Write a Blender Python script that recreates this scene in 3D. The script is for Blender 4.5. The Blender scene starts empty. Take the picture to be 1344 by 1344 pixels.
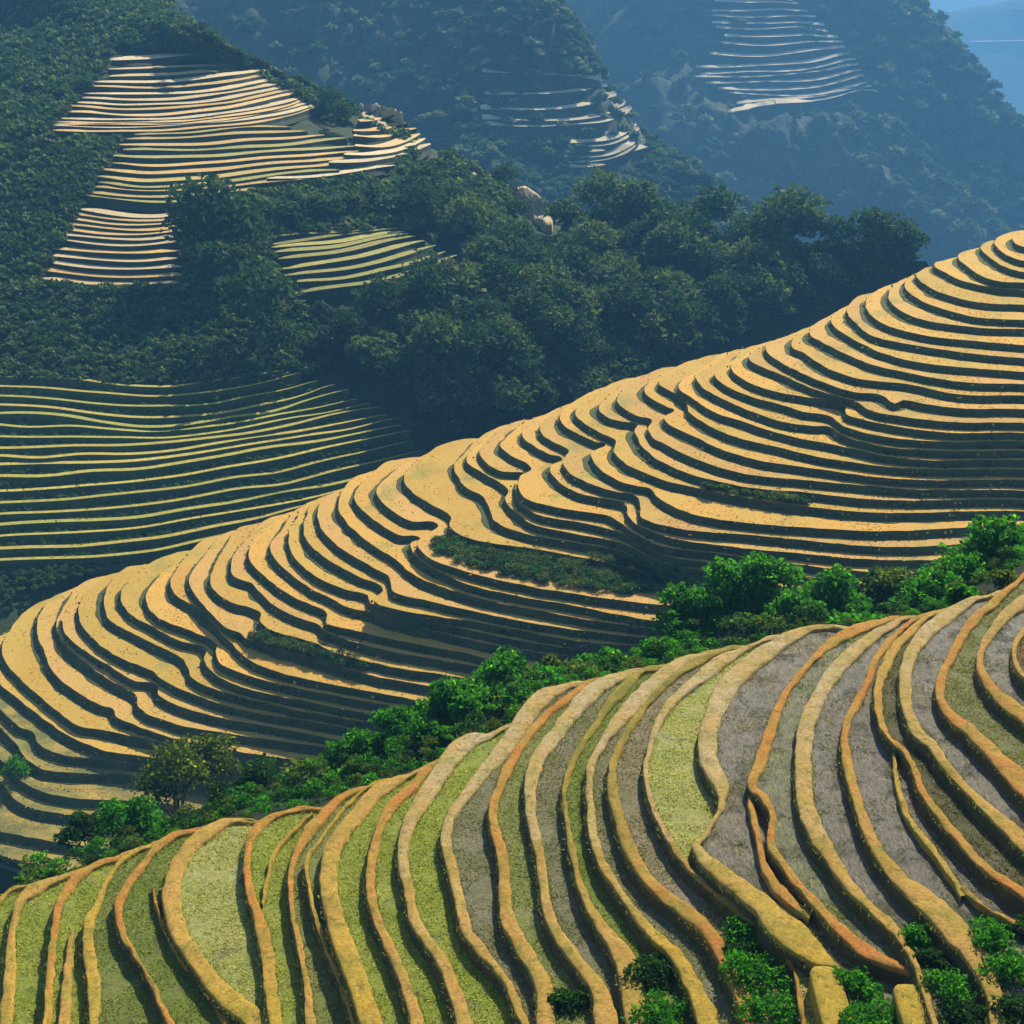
import bpy, math, random
import numpy as np
from mathutils import Vector, noise, kdtree
from mathutils.bvhtree import BVHTree

random.seed(7)
rng = np.random.default_rng(7)
R = math.radians
scene = bpy.context.scene
col = scene.collection

# ------------------------------------------------------------------ camera
PITCH, FOV = R(20.5), R(38.0)
FPX = 672.0 / math.tan(FOV / 2)
cd = bpy.data.cameras.new('camera'); cam = bpy.data.objects.new('camera', cd); col.objects.link(cam)
cam.rotation_euler = (math.pi / 2 - PITCH, 0, 0)
cd.angle = FOV; cd.clip_start = 0.5; cd.clip_end = 60000
scene.camera = cam
CP, SP = math.cos(PITCH), math.sin(PITCH)

def ray(px, py):
    dx, dy = (px - 672) / FPX, (672 - py) / FPX
    return np.array([dx, CP + dy * SP, -SP + dy * CP])
def on_level(px, py, z):            # where a sight line meets the level z
    d = ray(px, py); return d * (z / d[2])
def at_dist(px, py, Y):             # where a sight line reaches forward distance Y
    d = ray(px, py); return d * (Y / d[1])
def project(P):
    P = np.asarray(P); f = P[..., 1] * CP - P[..., 2] * SP; u = P[..., 1] * SP + P[..., 2] * CP
    return np.stack([672 + FPX * P[..., 0] / f, 672 - FPX * u / f], -1)

# ------------------------------------------------------------------ world, sun, haze
SUN_EL, SUN_AZ = R(39), R(24)      # azimuth from straight ahead, negative to the left
w = bpy.data.worlds.new('World'); scene.world = w; w.use_nodes = True
nt = w.node_tree; bg = nt.nodes['Background']
sky = nt.nodes.new('ShaderNodeTexSky'); sky.sky_type = 'NISHITA'; sky.sun_disc = False
sky.sun_elevation = SUN_EL; sky.sun_rotation = SUN_AZ
sky.air_density = 1.2; sky.dust_density = 0.6; sky.ozone_density = 2.0
nt.links.new(sky.outputs[0], bg.inputs[0]); bg.inputs[1].default_value = 0.08
sd = bpy.data.lights.new('sun', 'SUN'); sd.energy = 5.0; sd.angle = R(0.5); sd.color = (1, 0.88, 0.68)
so = bpy.data.objects.new('sun', sd); col.objects.link(so)
S = Vector((math.sin(SUN_AZ) * math.cos(SUN_EL), math.cos(SUN_AZ) * math.cos(SUN_EL), math.sin(SUN_EL)))
so.rotation_euler = S.to_track_quat('Z', 'Y').to_euler(); so.location = S * 300
scene.view_settings.view_transform = 'Standard'; scene.view_settings.look = 'None'
scene.view_settings.gamma = 1; scene.view_settings.exposure = 0.9
scene.cycles.max_bounces = 5; scene.cycles.diffuse_bounces = 2; scene.cycles.transparent_max_bounces = 6
scene.cycles.volume_bounces = 0; scene.cycles.use_denoising = True

# ------------------------------------------------------------------ materials
class NT:
    def __init__(s, name):
        s.m = bpy.data.materials.new(name); s.m.use_nodes = True; s.t = s.m.node_tree
        s.b = s.t.nodes['Principled BSDF']; s.b.inputs['Roughness'].default_value = 0.9
        s.b.inputs['Specular IOR Level'].default_value = 0.15
        s.co = s.t.nodes.new('ShaderNodeTexCoord').outputs['Object']
    def n(s, typ, **kw):
        o = s.t.nodes.new(typ)
        for k, v in kw.items():
            if k in o.inputs: o.inputs[k].default_value = v
            else: setattr(o, k, v)
        return o
    def l(s, a, b): s.t.links.new(a, b)
    def noise(s, scale, detail=4, rough=0.6, stretch=None, dist=0.0):
        o = s.n('ShaderNodeTexNoise'); o.inputs['Scale'].default_value = scale; o.inputs['Detail'].default_value = detail
        o.inputs['Roughness'].default_value = rough; o.inputs['Distortion'].default_value = dist
        if stretch:
            mp = s.n('ShaderNodeMapping'); mp.inputs['Scale'].default_value = stretch
            s.l(s.co, mp.inputs[0]); s.l(mp.outputs[0], o.inputs[0])
        else: s.l(s.co, o.inputs[0])
        return o.outputs[0]
    def ramp(s, fac, stops):
        o = s.n('ShaderNodeValToRGB'); e = o.color_ramp.elements
        while len(e) < len(stops): e.new(0.5)
        for q, (p, c) in zip(e, stops):
            q.position = p; q.color = (c if len(c) == 4 else (*c, 1)) if hasattr(c, '__len__') else (c, c, c, 1)
        s.l(fac, o.inputs[0]); return o.outputs[0]
    def mix(s, fac, a, b, mode='MIX'):
        o = s.n('ShaderNodeMix'); o.data_type = 'RGBA'; o.blend_type = mode
        for sock, v in ((o.inputs[0], fac), (o.inputs[6], a), (o.inputs[7], b)):
            if isinstance(v, (int, float)): sock.default_value = v
            elif isinstance(v, tuple): sock.default_value = (*v, 1)
            else: s.l(v, sock)
        return o.outputs[2]
    def bump(s, h, strength, dist):
        o = s.n('ShaderNodeBump'); o.inputs['Strength'].default_value = strength; o.inputs['Distance'].default_value = dist
        s.l(h, o.inputs['Height']); s.l(o.outputs[0], s.b.inputs['Normal'])
    def base(s, c): s.l(c, s.b.inputs['Base Color'])
    def objcol(s): return s.n('ShaderNodeObjectInfo').outputs['Color']
    def attr(s): 
        a = s.n('ShaderNodeAttribute'); a.attribute_name = 'tint'; return a.outputs['Color']

def mat_straw():
    k = NT('cut straw')
    c = k.mix(k.ramp(k.noise(0.16, 5, 0.65), [(0.42, 0.0), (0.62, 0.8)]), k.objcol(), (0.50, 0.345, 0.075))
    c = k.mix(k.ramp(k.noise(0.12, 4, 0.6, (1.3, 0.8, 1)), [(0.56, 0.0), (0.68, 0.55)]), c, (0.20, 0.23, 0.05))
    c = k.mix(k.ramp(k.noise(0.55, 5, 0.7), [(0.54, 0.0), (0.76, 0.35)]), c, (0.52, 0.23, 0.05))
    c = k.mix(1.0, c, k.ramp(k.noise(3.0, 7, 0.85), [(0.3, 0.55), (0.68, 1.15)]), 'MULTIPLY')
    c = k.mix(k.ramp(k.noise(1.6, 5, 0.7), [(0.62, 0.0), (0.78, 0.6)]), c, (0.12, 0.12, 0.03))
    k.base(c); k.bump(k.noise(5, 5, 0.8), 0.8, 0.15); return k.m
def mat_bank(name, a, b, cc, sc=1.0):
    k = NT(name)
    c = k.mix(k.ramp(k.noise(0.9 * sc, 5, 0.7), [(0.35, 0.0), (0.7, 1.0)]), a, b)
    c = k.mix(k.ramp(k.noise(3.2 * sc, 5, 0.75, (1, 1, 0.5)), [(0.55, 0.0), (0.75, 0.8)]), c, cc)
    k.base(c); k.bump(k.noise(4 * sc, 6, 0.8), 1.0, 0.25 / sc); return k.m
def mat_soil():
    k = NT('trodden earth')
    c = k.attr()
    c = k.mix(k.ramp(k.noise(0.35, 5, 0.7), [(0.40, 0.0), (0.62, 0.75)]), c, (0.54, 0.34, 0.07))
    c = k.mix(k.ramp(k.noise(0.8, 6, 0.75), [(0.46, 0.0), (0.66, 0.85)]), c, (0.34, 0.30, 0.045))
    c = k.mix(k.ramp(k.noise(0.5, 4, 0.6, (1, 1, 2)), [(0.52, 0.0), (0.74, 0.4)]), c, (0.44, 0.19, 0.05))
    c = k.mix(1.0, c, k.ramp(k.noise(9, 7, 0.75), [(0.28, 0.5), (0.72, 1.2)]), 'MULTIPLY')
    c = k.mix(k.ramp(k.noise(4.0, 7, 0.8), [(0.52, 0.0), (0.64, 0.85)]), c, (0.12, 0.13, 0.03))
    k.base(c); k.bump(k.noise(7, 9, 0.85), 1.0, 0.11); return k.m
def mat_field():
    k = NT('paddy field')
    c = k.objcol()
    c = k.mix(k.ramp(k.noise(0.55, 4, 0.6), [(0.42, 0.0), (0.62, 0.85)]), c, k.mix(1.0, c, (0.66, 0.78, 0.5), 'MULTIPLY'))
    c = k.mix(k.ramp(k.noise(0.9, 5, 0.7), [(0.56, 0.0), (0.66, 0.75)]), c, (0.17, 0.155, 0.09))
    c = k.mix(k.ramp(k.noise(2.3, 6, 0.75), [(0.55, 0.0), (0.7, 0.8)]), c, (0.05, 0.06, 0.02))
    c = k.mix(1.0, c, k.ramp(k.noise(11, 7, 0.85), [(0.32, 0.35), (0.68, 1.55)]), 'MULTIPLY')
    k.base(c); k.bump(k.noise(7, 8, 0.88), 1.0, 0.16)
    rr = k.ramp(k.noise(0.9, 4, 0.6), [(0.42, 0.9), (0.6, 0.55)])
    k.l(rr, k.b.inputs['Roughness']); return k.m
def mat_mud():
    k = NT('wet mud')
    c = k.objcol()
    c = k.mix(k.ramp(k.noise(0.7, 5, 0.65), [(0.42, 0.0), (0.62, 0.8)]), c, (0.13, 0.14, 0.07))
    c = k.mix(k.ramp(k.noise(6, 7, 0.8, (2.2, 0.6, 1), 0.6), [(0.45, 0.0), (0.62, 0.9)]), c, (0.045, 0.042, 0.035))
    c = k.mix(k.ramp(k.noise(9, 7, 0.9, (2.2, 0.5, 1)), [(0.54, 0.0), (0.64, 0.9)]), c, (0.42, 0.39, 0.33))
    c = k.mix(1.0, c, k.ramp(k.noise(2.2, 6, 0.8, (1.6, 0.7, 1)), [(0.35, 0.5), (0.65, 1.3)]), 'MULTIPLY')
    k.base(c); k.bump(k.noise(6, 8, 0.88, (2.2, 0.7, 1)), 1.0, 0.22)
    rr = k.ramp(k.noise(0.8, 4, 0.6), [(0.45, 0.75), (0.58, 0.22)])
    k.l(rr, k.b.inputs['Roughness']); k.b.inputs['Specular IOR Level'].default_value = 0.5; return k.m
def mat_leaf(name, trans=0.35):
    k = NT(name); c = k.attr()
    k.base(c); k.b.inputs['Roughness'].default_value = 0.75; k.b.inputs['Specular IOR Level'].default_value = 0.08
    tr = k.n('ShaderNodeBsdfTranslucent'); ms = k.n('ShaderNodeMixShader'); ms.inputs[0].default_value = trans
    k.l(k.mix(1.0, c, (1.5, 1.6, 0.6), 'MULTIPLY'), tr.inputs[0])
    out = k.t.nodes['Material Output']; k.l(k.b.outputs[0], ms.inputs[1]); k.l(tr.outputs[0], ms.inputs[2]); k.l(ms.outputs[0], out.inputs[0])
    return k.m
def mat_slope(name, a, b, cc, s):
    k = NT(name)
    c = k.mix(k.ramp(k.noise(0.02 * s, 6, 0.65), [(0.38, 0.0), (0.65, 1.0)]), a, b)
    c = k.mix(k.ramp(k.noise(0.09 * s, 7, 0.75, (1, 1, 0.45)), [(0.52, 0.0), (0.72, 0.9)]), c, cc)
    k.base(c); k.bump(k.noise(0.16 * s, 7, 0.8), 1.0, 4.0 / s); return k.m
def mat_bark():
    k = NT('bark'); k.base(k.ramp(k.noise(4, 5), [(0.3, (0.05, 0.035, 0.02)), (0.7, (0.14, 0.10, 0.065))])); k.bump(k.noise(9, 5), 0.7, 0.05); return k.m
def mat_tint(name, rough=0.9):
    k = NT(name); k.base(k.mix(1.0, k.attr(), k.ramp(k.noise(1.2, 6, 0.75), [(0.3, 0.6), (0.7, 1.2)]), 'MULTIPLY'))
    k.bump(k.noise(2.5, 6, 0.8), 0.7, 0.3); return k.m

M_STRAW = mat_straw()
M_BANK = mat_bank('grassy bank', (0.045, 0.095, 0.032), (0.12, 0.095, 0.034), (0.09, 0.18, 0.04))
M_BANKNEAR = mat_bank('mossy bank', (0.07, 0.065, 0.025), (0.15, 0.11, 0.045), (0.11, 0.14, 0.035), 2.2)
M_SOIL, M_FIELD, M_MUD = mat_soil(), mat_field(), mat_mud()
M_LEAF, M_GRASS, M_WOOD = mat_leaf('leaf', 0.55), mat_leaf('grass blade', 0.3), mat_leaf('far leaf', 0.3)
M_BARK, M_LEDGE, M_ROCK = mat_bark(), mat_tint('ledge soil'), mat_tint('pale stone')
M_HILL = mat_slope('scrub slope', (0.030, 0.060, 0.022), (0.055, 0.085, 0.030), (0.09, 0.115, 0.04), 3.0)
M_MTN = mat_slope('wooded mountainside', (0.022, 0.044, 0.024), (0.055, 0.080, 0.036), (0.19, 0.19, 0.09), 1.0)
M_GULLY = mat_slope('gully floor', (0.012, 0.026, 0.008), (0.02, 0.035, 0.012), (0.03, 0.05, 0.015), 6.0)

# ------------------------------------------------------------------ helpers
def mesh(name, V, F, mats, tint=None, smooth=True, mi=None):
    me = bpy.data.meshes.new(name); me.from_pydata([tuple(map(float, v)) for v in V], [], F)
    for m in mats: me.materials.append(m)
    if mi is not None: me.polygons.foreach_set('material_index', mi)
    if tint is not None:
        a = me.color_attributes.new('tint', 'FLOAT_COLOR', 'POINT'); t = np.ones((len(V), 4), np.float32); t[:, :3] = tint
        a.data.foreach_set('color', t.ravel())
    if smooth: me.polygons.foreach_set('use_smooth', [True] * len(me.polygons))
    me.update(); return me
def quads_mesh(name, V, mat, tint):              # V: (n,4,3) loose quads, built fast
    n = len(V); me = bpy.data.meshes.new(name)
    me.vertices.add(n * 4); me.vertices.foreach_set('co', np.asarray(V, np.float32).ravel())
    me.loops.add(n * 4); me.loops.foreach_set('vertex_index', np.arange(n * 4, dtype=np.int32))
    me.polygons.add(n); me.polygons.foreach_set('loop_start', np.arange(0, n * 4, 4, dtype=np.int32))
    me.materials.append(mat)
    a = me.color_attributes.new('tint', 'FLOAT_COLOR', 'POINT'); t = np.ones((n, 4, 4), np.float32); t[:, :, :3] = tint[:, None, :]
    a.data.foreach_set('color', t.ravel()); me.update(calc_edges=True); me.validate(); return me
def link(name, me, parent=None, loc=None, color=None):
    o = bpy.data.objects.new(name, me); col.objects.link(o)
    if loc is not None: o.location = loc
    if parent: o.parent = parent
    if color: o.color = (*color, 1)
    return o
def empty(name, loc):
    o = bpy.data.objects.new(name, None); col.objects.link(o); o.location = loc; o.empty_display_size = 0.5; return o
def tag(o, label=None, cat=None, group=None, kind=None):
    if label: o['label'] = label
    if cat: o['category'] = cat
    if group: o['group'] = group
    if kind: o['kind'] = kind
    return o
def crom(P, step):                                # centripetal-ish Catmull-Rom through rows of P (first two columns x,y)
    P = np.asarray(P, float); Q = np.vstack([2 * P[0] - P[1], P, 2 * P[-1] - P[-2]]); out = []
    for i in range(1, len(Q) - 2):
        a, b, c, d = Q[i - 1], Q[i], Q[i + 1], Q[i + 2]
        L = np.hypot(*(c - b)[:2]); n = max(2, int(L / step))
        tb = (c - a) * L / (np.hypot(*(c - a)[:2]) + 1e-6); tc = (d - b) * L / (np.hypot(*(d - b)[:2]) + 1e-6)
        t = np.linspace(0, 1, n, endpoint=False)[:, None]
        out.append((2 * t**3 - 3 * t**2 + 1) * b + (t**3 - 2 * t**2 + t) * tb + (-2 * t**3 + 3 * t**2) * c + (t**3 - t**2) * tc)
    out.append(P[-1:]); return np.vstack(out)
def normals2(P):                                  # left-hand normals of a 2-D path = the downhill side
    d = np.gradient(P[:, :2], axis=0); d /= np.linalg.norm(d, axis=1)[:, None] + 1e-9
    k = np.ones(5) / 5
    for j in (0, 1):
        d[:, j] = np.convolve(np.pad(d[:, j], 2, 'edge'), k, 'valid')
    d /= np.linalg.norm(d, axis=1)[:, None] + 1e-9
    return np.stack([-d[:, 1], d[:, 0]], 1)
def nz(x, y, z=0.0): return noise.noise(Vector((x, y, z)))
def loft(name, rows, mats, tint=None, cyc=False):
    n = len(rows[0]); V = np.vstack(rows); F = []
    for r in range(len(rows) - 1):
        a = np.arange(n - 1) + r * n
        F += np.stack([a, a + 1, a + 1 + n, a + n], 1).tolist()
    return mesh(name, V, F, mats, tint)

# ------------------------------------------------------------------ leaves
def cards(centres, size, up=0.35, flat=None):
    n = len(centres); d = rng.normal(size=(n, 3)); d[:, 2] += up * 2; d /= np.linalg.norm(d, axis=1)[:, None]
    r = rng.normal(size=(n, 3)); a = np.cross(d, r); a /= np.linalg.norm(a, axis=1)[:, None] + 1e-9; b = np.cross(d, a)
    s = size * rng.uniform(0.55, 1.35, (n, 1))
    a = a * s; b = b * s * rng.uniform(0.45, 0.75, (n, 1))
    return np.stack([centres - a, centres - b * 0.9 + a * 0.1, centres + a, centres + b * 0.9 + a * 0.1], 1)
def crown_points(n, lobes):
    pts = []; W = np.array([l[3] ** 2 for l in lobes]); W = W / W.sum()
    for (x, y, z, r), wq in zip(lobes, W):
        m = max(6, int(n * wq)); d = rng.normal(size=(m, 3)); d /= np.linalg.norm(d, axis=1)[:, None]
        d[:, 2] = np.where(d[:, 2] < -0.35, -d[:, 2], d[:, 2])
        k = np.array([noise.noise(Vector(v * 2.3) + Vector((x * 3, y * 3, z))) for v in d])
        rr = r * np.clip(0.78 + 0.5 * k + rng.uniform(-0.28, 0.12, m), 0.3, 1.08)
        pts.append(np.array([x, y, z]) + d * rr[:, None] * np.array([1, 1, 0.85]))
    return np.vstack(pts)
def crown_mesh(name, n, lobes, size, pal, mat):
    P = crown_points(n, lobes); kd = kdtree.KDTree(len(P))
    for i, p in enumerate(P): kd.insert(p, i)
    kd.balance(); bad = np.array([kd.find_n(p, 4)[-1][2] > size * 1.9 for p in P]); good = np.where(~bad)[0]
    if mat is M_WOOD and bad.any() and len(good) > 10: P[bad] = P[rng.choice(good, bad.sum())] + rng.normal(0, size * 0.3, (bad.sum(), 3))
    V = cards(P, size)
    k = np.array([noise.noise(Vector(p * (0.9 / size * 0.25))) for p in P]) * 0.5 + 0.5
    t = np.clip(k + rng.normal(0, 0.18, len(P)), 0, 1)[:, None]
    tint = np.array(pal[0]) * (1 - t) + np.array(pal[1]) * t
    hot = rng.random(len(P)) < 0.05; tint[hot] = np.array(pal[2])
    return quads_mesh(name, V, mat, tint)
def limb(p, q, r0, r1, seg=5, k=7):
    rows = []; p, q = np.array(p, float), np.array(q, float); d = q - p
    a = np.cross(d, [0.3, 1, 0.2]); a /= np.linalg.norm(a); b = np.cross(d, a); b /= np.linalg.norm(b)
    for i in range(seg + 1):
        t = i / seg; c = p + d * t + a * math.sin(t * 3) * 0.06 * np.linalg.norm(d) * 0.5; r = r0 * (1 - t) + r1 * t
        th = np.linspace(0, 2 * math.pi, k + 1); rows.append(c + r * (np.cos(th)[:, None] * a + np.sin(th)[:, None] * b))
    return rows
def trunk_mesh(name, h, r, lobes):
    V, F = [], []
    def add(rows):
        n = len(rows[0]); o = len(V); V.extend(np.vstack(rows).tolist())
        for i in range(len(rows) - 1):
            for j in range(n - 1): F.append([o + i * n + j, o + i * n + j + 1, o + (i + 1) * n + j + 1, o + (i + 1) * n + j])
    add(limb((0, 0, -0.8), (0.05 * h, 0, h), r, r * 0.55))
    for (x, y, z, q) in lobes[:6]: add(limb((0.04 * h, 0, h * 0.7), (x * 0.8, y * 0.8, z), r * 0.5, r * 0.15))
    return mesh(name, V, F, [M_BARK])

# ================================================================== FOREGROUND HILL
Y_, T_, O_, P_, G_ = (0.58, 0.40, 0.05), (0.58, 0.35, 0.09), (0.56, 0.22, 0.045), (0.54, 0.43, 0.24), (0.22, 0.21, 0.035)
FG_RIDGE = np.array([(-400, 1400), (-40, 1215), (0, 1182), (14, 1166), (40, 1162), (75, 1153), (119, 1137), (190, 1112), (245, 1093), (293, 1079), (355, 1072), (400, 1056), (458, 1040), (530, 1019), (565, 1004), (607, 970), (640, 966), (660, 955), (690, 930), (720, 906), (745, 900), (835, 882), (860, 876), (905, 863), (955, 850), (993, 847), (1012, 836), (1074, 823), (1170, 814), (1214, 809), (1274, 787), (1288, 789), (1344, 754), (1500, 660), (1900, 500)], float)
g, gl, gy, gd, gr, mu, mw = (0.31, 0.35, 0.06), (0.42, 0.42, 0.14), (0.25, 0.27, 0.09), (0.20, 0.25, 0.05), (0.23, 0.22, 0.13), (0.29, 0.25, 0.165), (0.25, 0.225, 0.16)
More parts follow.
